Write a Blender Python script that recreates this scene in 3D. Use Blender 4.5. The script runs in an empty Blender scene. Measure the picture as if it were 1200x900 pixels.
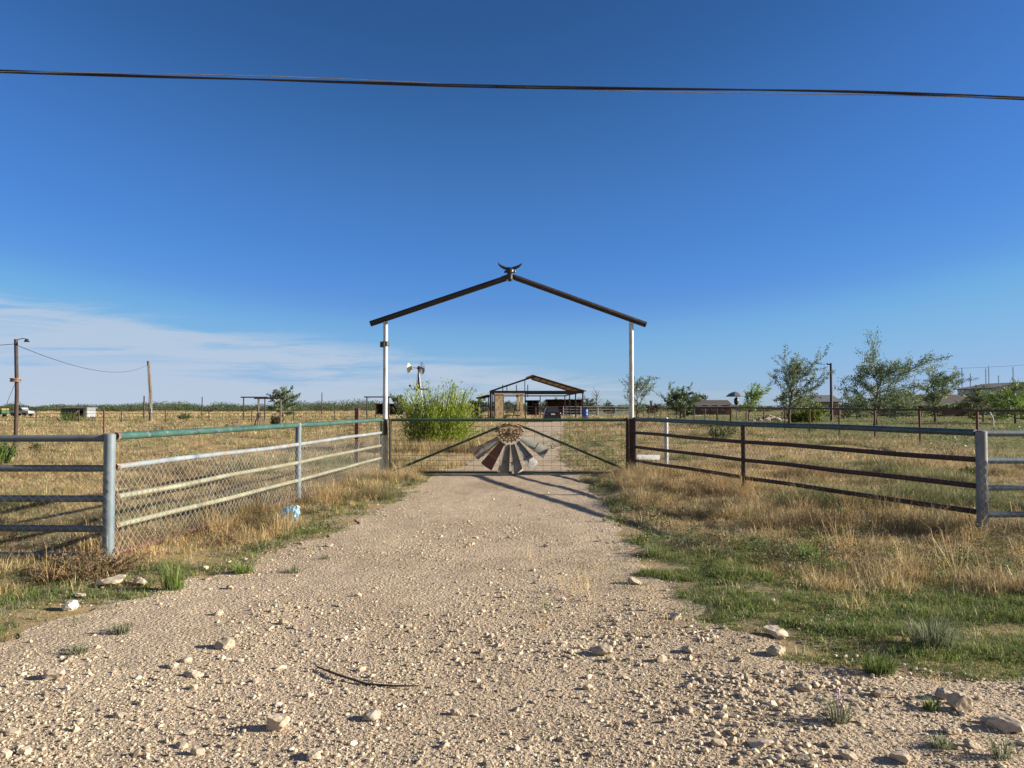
import bpy, math, random
import numpy as np
from mathutils import Vector, Matrix

R = math.radians
S = bpy.context.scene
COL = S.collection
random.seed(7)
RNG = np.random.default_rng(7)

# ------------------------------------------------------------------ camera
CAM_H, PITCH, FPX = 1.6, math.atan(27 / 900), 900.0
cam_d = bpy.data.cameras.new("camera")
cam_d.sensor_width = 36.0
cam_d.lens = 36.0 * FPX / 1200
cam_d.clip_start, cam_d.clip_end = 0.05, 12000
cam = bpy.data.objects.new("camera", cam_d)
COL.objects.link(cam)
cam.location = (0, 0, CAM_H)
cam.rotation_euler = (math.pi / 2 + PITCH, 0, 0)
S.camera = cam

# ------------------------------------------------------------------ sky, sun, exposure
SUN_EL, SUN_AZ = R(18.8), R(92.5)          # azimuth clockwise from straight ahead
SUN_STRENGTH, SKY_STRENGTH, EXPOSURE = 5.0, 0.085, 1.2
S.view_settings.view_transform = 'Standard'
S.view_settings.look = 'None'
S.view_settings.gamma = 1.0
S.view_settings.exposure = EXPOSURE
S.cycles.max_bounces = 6
S.cycles.diffuse_bounces = 3
S.cycles.glossy_bounces = 2
S.cycles.transparent_max_bounces = 4
S.cycles.use_denoising = True
S.cycles.sample_clamp_indirect = 4

w = bpy.data.worlds.new("World")
S.world = w
w.use_nodes = True
nt = w.node_tree
nt.nodes.clear()


def N(nt, t, **kw):
    n = nt.nodes.new(t)
    for k, v in kw.items():
        setattr(n, k, v)
    return n


def math_node(nt, op, a, b=None, clamp=False):
    n = N(nt, 'ShaderNodeMath', operation=op, use_clamp=clamp)
    for i, v in enumerate((a, b)):
        if v is None:
            continue
        if isinstance(v, (int, float)):
            n.inputs[i].default_value = v
        else:
            nt.links.new(v, n.inputs[i])
    return n.outputs[0]


def world_nodes():
    L = nt.links.new
    out = N(nt, 'ShaderNodeOutputWorld')
    bg = N(nt, 'ShaderNodeBackground')
    bg.inputs[1].default_value = SKY_STRENGTH
    sky = N(nt, 'ShaderNodeTexSky', sky_type='NISHITA')
    sky.sun_disc = False
    sky.sun_elevation = SUN_EL
    sky.sun_rotation = SUN_AZ
    sky.altitude = 900
    sky.air_density = 1.0
    sky.dust_density = 0.0
    sky.ozone_density = 5.0
    # tone curve of the sky: the camera's deep, contrasty blue
    pre = N(nt, 'ShaderNodeVectorMath', operation='SCALE'); pre.inputs['Scale'].default_value = SKY_STRENGTH
    L(sky.outputs[0], pre.inputs[0])
    cv = N(nt, 'ShaderNodeRGBCurve')
    for i, pts in enumerate(([(.0448, .0145), (.0713, .030), (.118, .053), (.181, .106), (.42, .21), (1, .5)],
                             [(.0996, .053), (.154, .100), (.2236, .145), (.262, .17), (.318, .230), (.50, .28), (1, .5)],
                             [(.2176, .154), (.306, .266), (.388, .354), (.45, .395), (.54, .415), (1, .6)])):
        c = cv.mapping.curves[i]
        c.points[0].location = (0, 0); c.points[1].location = (pts[-1][0], pts[-1][1] * .812)
        for p in pts[:-1]: c.points.new(p[0], p[1] * .812)
    cv.mapping.update()
    L(pre.outputs[0], cv.inputs['Color'])
    hs = N(nt, 'ShaderNodeVectorMath', operation='SCALE'); hs.inputs['Scale'].default_value = 1 / SKY_STRENGTH
    L(cv.outputs[0], hs.inputs[0])
    # thin high cloud low over the horizon, thicker to the left
    tc = N(nt, 'ShaderNodeTexCoord')
    sp = N(nt, 'ShaderNodeSeparateXYZ')
    L(tc.outputs['Generated'], sp.inputs[0])
    x, y, z = sp.outputs
    az = math_node(nt, 'ARCTAN2', x, y)
    comb = N(nt, 'ShaderNodeCombineXYZ')
    L(math_node(nt, 'MULTIPLY', az, 3.2), comb.inputs[0])
    L(math_node(nt, 'MULTIPLY', z, 36.0), comb.inputs[1])
    n1 = N(nt, 'ShaderNodeTexNoise')
    n1.inputs['Scale'].default_value = 1.15
    n1.inputs['Detail'].default_value = 9
    n1.inputs['Roughness'].default_value = 0.62
    n1.inputs['Distortion'].default_value = 0.5
    L(comb.outputs[0], n1.inputs['Vector'])
    # upper limit of the cloud bank by azimuth
    top = N(nt, 'ShaderNodeMapRange')
    top.inputs['From Min'].default_value = -0.62
    top.inputs['From Max'].default_value = 0.30
    top.inputs['To Min'].default_value = 0.138
    top.inputs['To Max'].default_value = 0.03
    L(az, top.inputs['Value'])
    rel = math_node(nt, 'SUBTRACT', top.outputs[0], z)
    amt = N(nt, 'ShaderNodeMapRange')
    amt.interpolation_type = 'SMOOTHSTEP'
    amt.inputs['From Min'].default_value = -0.004
    amt.inputs['From Max'].default_value = 0.03
    L(rel, amt.inputs['Value'])
    nm = N(nt, 'ShaderNodeMapRange')
    nm.interpolation_type = 'SMOOTHSTEP'
    nm.inputs['From Min'].default_value = 0.43
    nm.inputs['From Max'].default_value = 0.60
    L(math_node(nt, 'ADD', n1.outputs[0], math_node(nt, 'MULTIPLY', rel, 1.3)), nm.inputs['Value'])
    mask = math_node(nt, 'MULTIPLY', amt.outputs[0], nm.outputs[0])
    fade = N(nt, 'ShaderNodeMapRange')
    fade.inputs['From Min'].default_value = 0.45
    fade.inputs['From Max'].default_value = 0.05
    L(az, fade.inputs['Value'])
    mask = math_node(nt, 'MULTIPLY', mask, fade.outputs[0])
    mask = math_node(nt, 'MULTIPLY', mask, 0.78)
    mix = N(nt, 'ShaderNodeMixRGB')
    L(mask, mix.inputs[0])
    L(hs.outputs[0], mix.inputs[1])
    mix.inputs[2].default_value = (2.65, 3.1, 3.75, 1)
    # unseen broken overcast, added behind the camera to make the shadow fill less blue
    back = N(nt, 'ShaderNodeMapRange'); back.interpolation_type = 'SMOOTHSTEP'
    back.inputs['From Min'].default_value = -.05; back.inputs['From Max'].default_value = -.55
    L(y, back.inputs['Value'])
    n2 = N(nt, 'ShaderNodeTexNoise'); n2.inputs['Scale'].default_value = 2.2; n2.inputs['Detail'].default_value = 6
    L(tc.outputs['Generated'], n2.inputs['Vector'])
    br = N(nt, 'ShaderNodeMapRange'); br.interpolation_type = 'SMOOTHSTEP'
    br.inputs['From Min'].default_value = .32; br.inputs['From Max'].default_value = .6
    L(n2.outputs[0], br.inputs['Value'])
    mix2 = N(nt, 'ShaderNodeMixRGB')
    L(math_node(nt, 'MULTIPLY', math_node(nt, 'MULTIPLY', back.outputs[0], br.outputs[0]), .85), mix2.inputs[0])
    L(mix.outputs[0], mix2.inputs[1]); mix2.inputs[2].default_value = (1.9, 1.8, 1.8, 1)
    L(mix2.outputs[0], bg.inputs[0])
    L(bg.outputs[0], out.inputs[0])


world_nodes()
sun_d = bpy.data.lights.new("sun", 'SUN')
sun_d.energy = SUN_STRENGTH
sun_d.angle = R(0.53)
sun_d.color = (1.0, 0.90, 0.745)
sun = bpy.data.objects.new("sun", sun_d)
COL.objects.link(sun)
sun.location = (40, 8, 30)
to_sun = Vector((math.cos(SUN_EL) * math.sin(SUN_AZ), math.cos(SUN_EL) * math.cos(SUN_AZ), math.sin(SUN_EL)))
sun.rotation_euler = to_sun.to_track_quat('Z', 'Y').to_euler()

# ------------------------------------------------------------------ helpers
CP, SP_ = math.cos(PITCH), math.sin(PITCH)


def P(px, py, d):
    """point at depth y = d seen at photograph pixel (px, py)"""
    u, v = (px - 600) / FPX, (450 - py) / FPX
    t = d / (CP - v * SP_)
    return Vector((u * t, d, CAM_H + t * (SP_ + v * CP)))


def G(px, py):
    """ground point under pixel"""
    u, v = (px - 600) / FPX, (450 - py) / FPX
    t = -CAM_H / (SP_ + v * CP)
    return (u * t, t * (CP - v * SP_))


_tab = np.random.default_rng(3).random((256, 256))


def vn(x, y):
    """value noise, -1..1"""
    x = np.asarray(x, float); y = np.asarray(y, float)
    xi = np.floor(x).astype(int); yi = np.floor(y).astype(int)
    fx = x - xi; fy = y - yi
    fx = fx * fx * (3 - 2 * fx); fy = fy * fy * (3 - 2 * fy)
    a = _tab[xi & 255, yi & 255]; b = _tab[(xi + 1) & 255, yi & 255]
    c = _tab[xi & 255, (yi + 1) & 255]; d = _tab[(xi + 1) & 255, (yi + 1) & 255]
    return 2 * ((a * (1 - fx) + b * fx) * (1 - fy) + (c * (1 - fx) + d * fx) * fy) - 1


def fbm(x, y, o=3):
    s = 0; a = 1; t = 0
    for i in range(o):
        s = s + a * vn(x * 2 ** i + 17 * i, y * 2 ** i + 31 * i); t += a; a *= 0.5
    return s / t


YL = [-30, 4.35, 4.7, 5.1, 6.46, 8.1, 10.07, 13, 16.4, 18.5, 24, 43, 74, 95]
XLv = [-60, -40, -8, -3.6, -3.15, -2.7, -2.24, -2.0, -1.9, -1.7, -1.0, .5, 1.4, 2.2]
YR = [-30, 4.25, 4.45, 4.55, 4.8, 5.37, 6.46, 7.87, 10.07, 13, 17.3, 24, 43, 74, 95]
XRv = [60, 40, 5.5, 2.3, 1.75, 1.6, 1.42, 1.3, 1.45, 1.55, 1.55, 1.45, 2.8, 5.0, 6.5]


def XL(y):
    return np.interp(y, YL, XLv) + 0.14 * vn(np.asarray(y) * 1.7, 3.3) + 0.06 * vn(np.asarray(y) * 6, 9.1)


def XR(y):
    return np.interp(y, YR, XRv) + 0.14 * vn(np.asarray(y) * 1.9, 13.3) + 0.06 * vn(np.asarray(y) * 6, 19.1)


def roadness(x, y):
    """metres inside (+) or outside (-) of the gravel"""
    return np.minimum(x - XL(y), XR(y) - x)


def gz(x, y):
    x = np.asarray(x, float); y = np.asarray(y, float)
    far = np.clip(1 - (np.hypot(x, y) - 60) / 120, 0, 1)
    road = 0.012 * vn(x * .8, y * .8) + 0.006 * vn(x * 3.1, y * 3.1) + 0.004 * vn(x * 9, y * 9)
    land = 0.04 * vn(x * .23, y * .23) * np.clip(np.abs(x) / 8, .2, 1) + 0.022 * vn(x * .9 + 5, y * .9) + 0.012 * vn(x * 2.7, y * 2.7)
    m = np.clip(-roadness(x, y) / 0.7, 0, 1)
    land = land + 0.015 * m
    return (road * (1 - m) + land * m) * far


def gzs(x, y):
    return float(gz(np.array([x]), np.array([y]))[0])


WLOC = {}


def empty(name, loc, label=None, cat=None, group=None):
    o = bpy.data.objects.new(name, None)
    o.empty_display_size = 0.2
    COL.objects.link(o)
    o.location = loc
    WLOC[o.name] = Vector(loc)
    tag(o, label, cat, group)
    return o


def tag(o, label=None, cat=None, group=None, kind=None):
    if label: o['label'] = label
    if cat: o['category'] = cat
    if group: o['group'] = group
    if kind: o['kind'] = kind
    return o


def link_mesh(name, verts, faces_or_loops, mat, parent=None, smooth=False, loc=None, col=None, totals=None):
    """verts (N,3) world coordinates; faces list or flat loop index array with totals"""
    verts = np.asarray(verts, dtype=np.float64).reshape(-1, 3)
    base = WLOC[parent.name] if parent is not None else Vector(loc if loc is not None else (0, 0, 0))
    v = (verts - np.array(base)).astype(np.float32)
    me = bpy.data.meshes.new(name)
    if totals is None:
        totals = np.array([len(f) for f in faces_or_loops], dtype=np.int32)
        loops = np.fromiter((i for f in faces_or_loops for i in f), dtype=np.int32)
    else:
        loops = np.asarray(faces_or_loops, dtype=np.int32).ravel()
        totals = np.asarray(totals, dtype=np.int32)
    me.vertices.add(len(v)); me.vertices.foreach_set('co', v.ravel())
    me.loops.add(len(loops)); me.loops.foreach_set('vertex_index', loops)
    me.polygons.add(len(totals))
    starts = np.concatenate(([0], np.cumsum(totals)[:-1])).astype(np.int32)
    me.polygons.foreach_set('loop_start', starts)
    me.polygons.foreach_set('loop_total', totals)
    me.polygons.foreach_set('use_smooth', np.full(len(totals), bool(smooth)))
    if col is not None:
        at = me.color_attributes.new('tint', 'FLOAT_COLOR', 'POINT')
        c = np.ones((len(v), 4), np.float32); c[:, :3] = col
        at.data.foreach_set('color', c.ravel())
    me.update(calc_edges=True)
    me.validate()
    me.materials.append(mat)
    o = bpy.data.objects.new(name, me)
    COL.objects.link(o)
    if parent is not None:
        o.parent = parent
    else:
        o.location = base
    WLOC[o.name] = base
    return o


class MB:
    def __init__(self):
        self.v = []; self.f = []

    def add(self, vs, fs):
        k = len(self.v)
        self.v += [tuple(p) for p in vs]
        self.f += [tuple(i + k for i in f) for f in fs]
        return self

    def box(self, c, s, rz=0, m=None):
        hx, hy, hz = s[0] / 2, s[1] / 2, s[2] / 2
        b = min(hx, hy, hz) * 0.12
        vs = []
        M = m if m is not None else Matrix.Rotation(rz, 3, 'Z')
        # lightly chamfered box: 24 vertices
        for sx in (-1, 1):
            for sy in (-1, 1):
                for sz in (-1, 1):
                    vs += [(sx * (hx - b), sy * (hy - b), sz * hz), (sx * (hx - b), sy * hy, sz * (hz - b)), (sx * hx, sy * (hy - b), sz * (hz - b))]
        idx = lambda sx, sy, sz, k: ((sx > 0) * 4 + (sy > 0) * 2 + (sz > 0)) * 3 + k
        fs = []
        for s_ in (-1, 1):
            q = [(-1, -1), (1, -1), (1, 1), (-1, 1)]
            if s_ < 0: q = q[::-1]
            fs.append([idx(a, b_, s_, 0) for a, b_ in q])
            fs.append([idx(b_, s_, a, 1) for a, b_ in q])
            fs.append([idx(s_, a, b_, 2) for a, b_ in q])
        for a in (-1, 1):
            for b_ in (-1, 1):
                e = [idx(-1, a, b_, 0), idx(1, a, b_, 0), idx(1, a, b_, 1), idx(-1, a, b_, 1)]
                fs.append(e if a * b_ < 0 else e[::-1])
                e = [idx(a, -1, b_, 0), idx(a, 1, b_, 0), idx(a, 1, b_, 2), idx(a, -1, b_, 2)]
                fs.append(e if a * b_ > 0 else e[::-1])
                e = [idx(a, b_, -1, 1), idx(a, b_, 1, 1), idx(a, b_, 1, 2), idx(a, b_, -1, 2)]
                fs.append(e if a * b_ < 0 else e[::-1])
                for c_ in (-1, 1):
                    t = [idx(a, b_, c_, 0), idx(a, b_, c_, 1), idx(a, b_, c_, 2)]
                    fs.append(t if a * b_ * c_ < 0 else t[::-1])
        c = Vector(c)
        self.add([c + M @ Vector(p) for p in vs], fs)
        return self

    def bar(self, a, b, wd, h, up=(0, 0, 1)):
        """rectangular bar from a to b"""
        a, b = Vector(a), Vector(b)
        d = (b - a)
        L = d.length
        d.normalize()
        s = d.cross(Vector(up))
        if s.length < 1e-4: s = d.cross(Vector((0, 1, 0)))
        s.normalize(); u = s.cross(d)
        M = Matrix((d, s, u)).transposed()
        return self.box((a + b) / 2, (L, wd, h), m=M)

    def tube(self, pts, r, n=10, caps=True):
        pts = [Vector(p) for p in pts]
        rs = r if isinstance(r, (list, tuple)) else [r] * len(pts)
        vs = []; fs = []
        prev = None
        for i, p in enumerate(pts):
            d = (pts[min(i + 1, len(pts) - 1)] - pts[max(i - 1, 0)]).normalized()
            if prev is None:
                s = d.orthogonal().normalized()
                if abs(d.z) < .9: s = d.cross(Vector((0, 0, 1))).normalized()
            else:
                s = (prev - d * prev.dot(d)).normalized()
            prev = s
            u = d.cross(s)
            for k in range(n):
                a = 2 * math.pi * k / n
                vs.append(p + (s * math.cos(a) + u * math.sin(a)) * rs[i])
        for i in range(len(pts) - 1):
            for k in range(n):
                k2 = (k + 1) % n
                fs.append((i * n + k, (i + 1) * n + k, (i + 1) * n + k2, i * n + k2)[::-1])
        if caps:
            fs.append(tuple(range(n)))
            fs.append(tuple(range((len(pts) - 1) * n, len(pts) * n))[::-1])
        return self.add(vs, [f[::-1] for f in fs])

    def lathe(self, c, prof, n=20, axis='Z'):
        c = Vector(c)
        vs = []; fs = []
        for r, h in prof:
            for k in range(n):
                a = 2 * math.pi * k / n
                p = (r * math.cos(a), r * math.sin(a), h)
                if axis == 'X': p = (p[2], p[0], p[1])
                if axis == 'Y': p = (p[1], p[2], p[0])
                vs.append(c + Vector(p))
        for i in range(len(prof) - 1):
            for k in range(n):
                k2 = (k + 1) % n
                fs.append((i * n + k, i * n + k2, (i + 1) * n + k2, (i + 1) * n + k))
        fs.append(tuple(range(n))[::-1])
        fs.append(tuple(range((len(prof) - 1) * n, len(prof) * n)))
        return self.add(vs, fs)

    def plate(self, poly, thick, nrm=None):
        """flat polygon with thickness"""
        poly = [Vector(p) for p in poly]
        if nrm is None:
            nrm = (poly[1] - poly[0]).cross(poly[2] - poly[0]).normalized()
        nrm = Vector(nrm) * thick / 2
        k = len(poly)
        vs = [p + nrm for p in poly] + [p - nrm for p in poly]
        fs = [tuple(range(k)), tuple(range(k, 2 * k))[::-1]]
        for i in range(k):
            j = (i + 1) % k
            fs.append((i, i + k, j + k, j))
        return self.add(vs, fs)

    def build(self, name, mat, parent=None, smooth=False, loc=None, label=None):
        o = link_mesh(name, self.v, self.f, mat, parent, smooth, loc)
        if smooth:
            me = o.data
            try:
                me.set_sharp_from_angle(angle=R(40))
            except Exception:
                pass
        if label: o['label'] = label
        return o


# ------------------------------------------------------------------ materials
MATS = {}


def base_mat(name):
    m = bpy.data.materials.new(name)
    m.use_nodes = True
    t = m.node_tree
    return m, t, t.nodes['Principled BSDF'], t.links.new


def ramp(t, fac, stops):
    r = N(t, 'ShaderNodeValToRGB')
    while len(r.color_ramp.elements) < len(stops):
        r.color_ramp.elements.new(0.5)
    for e, (p, c) in zip(r.color_ramp.elements, stops):
        e.position = p
        e.color = (*c, 1) if len(c) == 3 else c
    t.links.new(fac, r.inputs[0])
    return r.outputs[0]


def noise(t, scale, detail=4, rough=.55, vec=None, dist=0):
    n = N(t, 'ShaderNodeTexNoise')
    n.inputs['Scale'].default_value = scale
    n.inputs['Detail'].default_value = detail
    n.inputs['Roughness'].default_value = rough
    n.inputs['Distortion'].default_value = dist
    if vec is not None: t.links.new(vec, n.inputs['Vector'])
    return n.outputs[0]


def objco(t):
    return N(t, 'ShaderNodeTexCoord').outputs['Object']


def paint(name, col, worn=None, amount=0.3, rough=.5, metal=0.0, scale=9, bump=.15):
    """weathered paint or metal: base colour with broad tone shifts, and worn patches of a second colour"""
    if name in MATS: return MATS[name]
    m, t, b, L = base_mat(name)
    co = objco(t)
    c = np.array(col)
    tone = ramp(t, noise(t, scale * .4, 5, .6, co), [(.3, tuple(c * .72)), (.7, tuple(np.minimum(c * 1.25, .9)))])
    if worn is not None:
        n = noise(t, scale, 6, .7, co)
        msk = ramp(t, n, [(max(0, .72 - amount * .6), (0, 0, 0)), (min(1, .78 - amount * .45), (1, 1, 1))])
        mx = N(t, 'ShaderNodeMixRGB')
        L(msk, mx.inputs[0]); L(tone, mx.inputs[1]); mx.inputs[2].default_value = (*worn, 1)
        tone = mx.outputs[0]
    L(tone, b.inputs['Base Color'])
    b.inputs['Metallic'].default_value = metal
    L(ramp(t, noise(t, scale * 2, 4, .6, co), [(.3, (rough - .12,) * 3), (.7, (min(1, rough + .2),) * 3)]), b.inputs['Roughness'])
    bp = N(t, 'ShaderNodeBump'); bp.inputs['Strength'].default_value = bump; bp.inputs['Distance'].default_value = .01
    L(noise(t, scale * 5, 5, .7, co), bp.inputs['Height']); L(bp.outputs[0], b.inputs['Normal'])
    MATS[name] = m
    return m


def foliage_mat(name, trans=.35, rough=.6):
    if name in MATS: return MATS[name]
    m = bpy.data.materials.new(name); m.use_nodes = True
    t = m.node_tree; t.nodes.clear(); L = t.links.new
    a = N(t, 'ShaderNodeAttribute'); a.attribute_name = 'tint'
    d = N(t, 'ShaderNodeBsdfPrincipled'); d.inputs['Roughness'].default_value = rough
    d.inputs['Specular IOR Level'].default_value = .25
    tr = N(t, 'ShaderNodeBsdfTranslucent')
    mx = N(t, 'ShaderNodeMixShader'); mx.inputs[0].default_value = trans
    o = N(t, 'ShaderNodeOutputMaterial')
    L(a.outputs[0], d.inputs['Base Color']); L(a.outputs[0], tr.inputs[0])
    L(d.outputs[0], mx.inputs[1]); L(tr.outputs[0], mx.inputs[2]); L(mx.outputs[0], o.inputs[0])
    MATS[name] = m
    return m


def tint_mat(name, rough=.9, bump=.4, scale=40):
    """mineral surface: per-piece tint and a fine mottling"""
    if name in MATS: return MATS[name]
    m, t, b, L = base_mat(name)
    co = objco(t)
    a = N(t, 'ShaderNodeAttribute'); a.attribute_name = 'tint'
    mul = N(t, 'ShaderNodeMixRGB', blend_type='MULTIPLY'); mul.inputs[0].default_value = 1
    L(a.outputs[0], mul.inputs[1])
    L(ramp(t, noise(t, scale, 5, .7, co), [(.25, (.72, .7, .68)), (.7, (1.1, 1.08, 1.05))]), mul.inputs[2])
    L(mul.outputs[0], b.inputs['Base Color'])
    b.inputs['Roughness'].default_value = rough
    b.inputs['Specular IOR Level'].default_value = .2
    bp = N(t, 'ShaderNodeBump'); bp.inputs['Strength'].default_value = bump; bp.inputs['Distance'].default_value = .006
    L(noise(t, scale * 2.5, 5, .7, co), bp.inputs['Height']); L(bp.outputs[0], b.inputs['Normal'])
    MATS[name] = m
    return m


def gravel_road_mat():
    m, t, b, L = base_mat('crushed_limestone')
    co = objco(t)
    big = ramp(t, noise(t, .55, 5, .6, co), [(.3, (.34, .27, .188)), (.5, (.445, .366, .266)), (.72, (.525, .446, .328))])
    v = N(t, 'ShaderNodeTexVoronoi'); v.inputs['Scale'].default_value = 95
    v.inputs['Randomness'].default_value = 1
    L(co, v.inputs['Vector'])
    v2 = N(t, 'ShaderNodeTexVoronoi'); v2.inputs['Scale'].default_value = 38
    L(co, v2.inputs['Vector'])
    hs = N(t, 'ShaderNodeSeparateColor'); L(v.outputs['Color'], hs.inputs[0])
    gr = ramp(t, hs.outputs[0], [(0, (.62, .6, .58)), (.5, (.95, .93, .9)), (1, (1.25, 1.22, 1.18))])
    mul = N(t, 'ShaderNodeMixRGB', blend_type='MULTIPLY'); mul.inputs[0].default_value = .8
    L(big, mul.inputs[1]); L(gr, mul.inputs[2])
    mp_ = N(t, 'ShaderNodeMapping'); mp_.inputs['Scale'].default_value = (1.3, .22, 1); L(co, mp_.inputs['Vector'])
    dust = N(t, 'ShaderNodeMixRGB'); L(ramp(t, noise(t, 1.0, 5, .6, mp_.outputs[0], .6), [(.46, (0, 0, 0)), (.64, (.75, .75, .75))]), dust.inputs[0])
    L(mul.outputs[0], dust.inputs[1]); dust.inputs[2].default_value = (.46, .37, .275, 1)
    mul2 = N(t, 'ShaderNodeMixRGB', blend_type='MULTIPLY'); mul2.inputs[0].default_value = 1
    L(dust.outputs[0], mul2.inputs[1])
    L(ramp(t, noise(t, 7, 6, .65, co), [(.3, (.82, .8, .78)), (.65, (1.08, 1.06, 1.04))]), mul2.inputs[2])
    L(mul2.outputs[0], b.inputs['Base Color'])
    b.inputs['Roughness'].default_value = .95
    b.inputs['Specular IOR Level'].default_value = .15
    h = math_node(t, 'ADD', math_node(t, 'MULTIPLY', v.outputs['Distance'], -.35), math_node(t, 'MULTIPLY', v2.outputs['Distance'], -.8))
    h = math_node(t, 'ADD', h, math_node(t, 'MULTIPLY', noise(t, 22, 6, .7, co), 1.0))
    bp = N(t, 'ShaderNodeBump'); bp.inputs['Strength'].default_value = .75; bp.inputs['Distance'].default_value = .016
    L(h, bp.inputs['Height']); L(bp.outputs[0], b.inputs['Normal'])
    return m


def ground_mat():
    m, t, b, L = base_mat('dry_pasture_soil')
    co = objco(t)
    sx = N(t, 'ShaderNodeSeparateXYZ'); L(co, sx.inputs[0])
    soil = ramp(t, noise(t, 1.6, 6, .65, co), [(.3, (.20, .148, .092)), (.5, (.29, .225, .15)), (.7, (.37, .30, .205))])
    straw = ramp(t, noise(t, .16, 6, .6, co), [(.3, (.20, .155, .07)), (.5, (.33, .245, .115)), (.7, (.44, .33, .16))])
    mx = N(t, 'ShaderNodeMixRGB'); L(ramp(t, noise(t, .9, 6, .7, co), [(.42, (0, 0, 0)), (.58, (1, 1, 1))]), mx.inputs[0])
    L(soil, mx.inputs[1]); L(straw, mx.inputs[2])
    green = ramp(t, noise(t, .35, 6, .7, co), [(.3, (.075, .085, .03)), (.6, (.15, .15, .055)), (.8, (.22, .19, .085))])
    # greener paddock beyond the rusty fence, and green flushes elsewhere
    side = N(t, 'ShaderNodeMapRange'); side.inputs['From Min'].default_value = 15; side.inputs['From Max'].default_value = 21
    L(math_node(t, 'ADD', sx.outputs[0], math_node(t, 'MULTIPLY', noise(t, .4, 4, .6, co), 3.0)), side.inputs['Value'])
    fl = ramp(t, noise(t, .09, 5, .6, co), [(.55, (0, 0, 0)), (.72, (.35, .35, .35))])
    g = math_node(t, 'MAXIMUM', math_node(t, 'MULTIPLY', side.outputs[0], .85), fl)
    mx2 = N(t, 'ShaderNodeMixRGB'); L(g, mx2.inputs[0]); L(mx.outputs[0], mx2.inputs[1]); L(green, mx2.inputs[2])
    L(mx2.outputs[0], b.inputs['Base Color'])
    b.inputs['Roughness'].default_value = 1
    b.inputs['Specular IOR Level'].default_value = .1
    bp = N(t, 'ShaderNodeBump'); bp.inputs['Strength'].default_value = .8; bp.inputs['Distance'].default_value = .05
    L(noise(t, 9, 7, .75, co), bp.inputs['Height']); L(bp.outputs[0], b.inputs['Normal'])
    return m


RUST = (.17, .065, .03)
M_greyblue = paint('greyblue_pipe_paint', (.145, .185, .215), RUST, .16, .42)
M_slate = paint('slate_pipe_paint', (.12, .15, .175), (.2, .13, .09), .2, .42)
M_green = paint('green_pipe_paint', (.038, .098, .078), (.12, .15, .13), .3, .4)
M_whitepipe = paint('weathered_white_pipe', (.21, .25, .275), (.24, .17, .12), .35, .5)
M_cream = paint('weathered_cream_pipe', (.25, .26, .18), (.26, .17, .10), .35, .55)
M_redrust = paint('red_rusty_pipe', (.10, .042, .032), (.09, .03, .02), .3, .7)
M_darkgreen = paint('dark_green_gate_paint', (.022, .075, .042), (.05, .035, .025), .2, .45)
M_bluegreen = paint('faded_bluegreen_pipe', (.05, .085, .085), (.11, .14, .14), .3, .45)
M_darkbrown = paint('dark_oxide_pipe', (.042, .02, .015), (.09, .035, .02), .3, .6)
M_grey = paint('galvanised_post', (.16, .175, .195), (.18, .15, .13), .2, .45)
M_wire = paint('galvanised_wire', (.37, .37, .34), (.2, .15, .1), .2, .45, metal=.3)
M_darkwire = paint('rusty_wire', (.10, .07, .05), None, 0, .7)
M_white = paint('white_arch_paint', (.50, .50, .49), (.33, .30, .27), .2, .35)
M_black = paint('black_arch_paint', (.022, .017, .015), (.06, .035, .025), .25, .5)
M_iron = paint('black_iron', (.02, .02, .022), (.05, .04, .035), .2, .4)
M_olive = paint('olive_gate_post', (.16, .17, .12), (.2, .14, .09), .3, .5)
M_galv = paint('old_galvanised_sheet', (.20, .215, .21), (.17, .12, .09), .4, .6, metal=0, scale=6)
M_pale = paint('pale_sheet', (.20, .22, .20), (.19, .13, .09), .4, .5, scale=6)
M_browns = paint('brown_rusted_sheet', (.13, .055, .035), (.07, .03, .02), .3, .7, scale=7)
M_rust = paint('flaky_rust', (.15, .085, .055), (.36, .27, .19), .38, .85, scale=14, bump=.4)
M_fencerust = paint('rust_red_fence', (.10, .04, .03), (.07, .035, .025), .3, .75)
M_wood = paint('weathered_pole_wood', (.125, .10, .08), (.2, .17, .14), .3, .85, scale=5)
M_redwood = paint('reddish_pole', (.045, .028, .024), (.075, .05, .04), .3, .75, scale=5)
M_barnsteel = paint('barn_red_primer_steel', (.035, .023, .022), (.07, .04, .03), .25, .6)
M_barnroof = paint('barn_roof_sheet', (.36, .25, .165), (.22, .14, .09), .35, .6, scale=3)
M_tan = paint('tan_panel', (.40, .30, .17), (.20, .15, .09), .4, .8, scale=3)
M_cable = paint('black_cable_sheath', (.015, .015, .017), None, 0, .45)
M_cablegrey = paint('bare_neutral_wire', (.34, .36, .4), None, 0, .4, metal=.5)
M_carpaint = paint('dark_car_paint', (.012, .012, .016), None, 0, .22, scale=2, bump=0)
M_glass = paint('dark_tinted_glass', (.03, .036, .042), None, 0, .18, scale=2, bump=0)
M_tyre = paint('tyre_rubber', (.018, .018, .018), None, 0, .85)
M_redlens = paint('red_tail_lens', (.16, .012, .012), None, 0, .25, scale=2, bump=0)
M_plate = paint('white_plate', (.75, .75, .72), None, 0, .4, scale=2, bump=0)
M_blue = paint('blue_barrel_plastic', (.02, .10, .42), (.04, .14, .4), .2, .4)
M_bluewhite = paint('blue_plastic', (.10, .36, .60), (.46, .56, .62), .40, .4, scale=5, bump=.05)
M_bark = paint('elm_bark', (.085, .065, .048), (.14, .11, .085), .3, .95, scale=6, bump=.5)
M_stem = paint('green_stem', (.14, .17, .05), None, 0, .8)
M_creamvane = paint('cream_vane_sheet', (.72, .62, .42), (.5, .38, .25), .2, .5)
M_shedwall = paint('grey_shed_sheet', (.055, .06, .075), (.1, .09, .09), .3, .6, scale=2)
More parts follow.
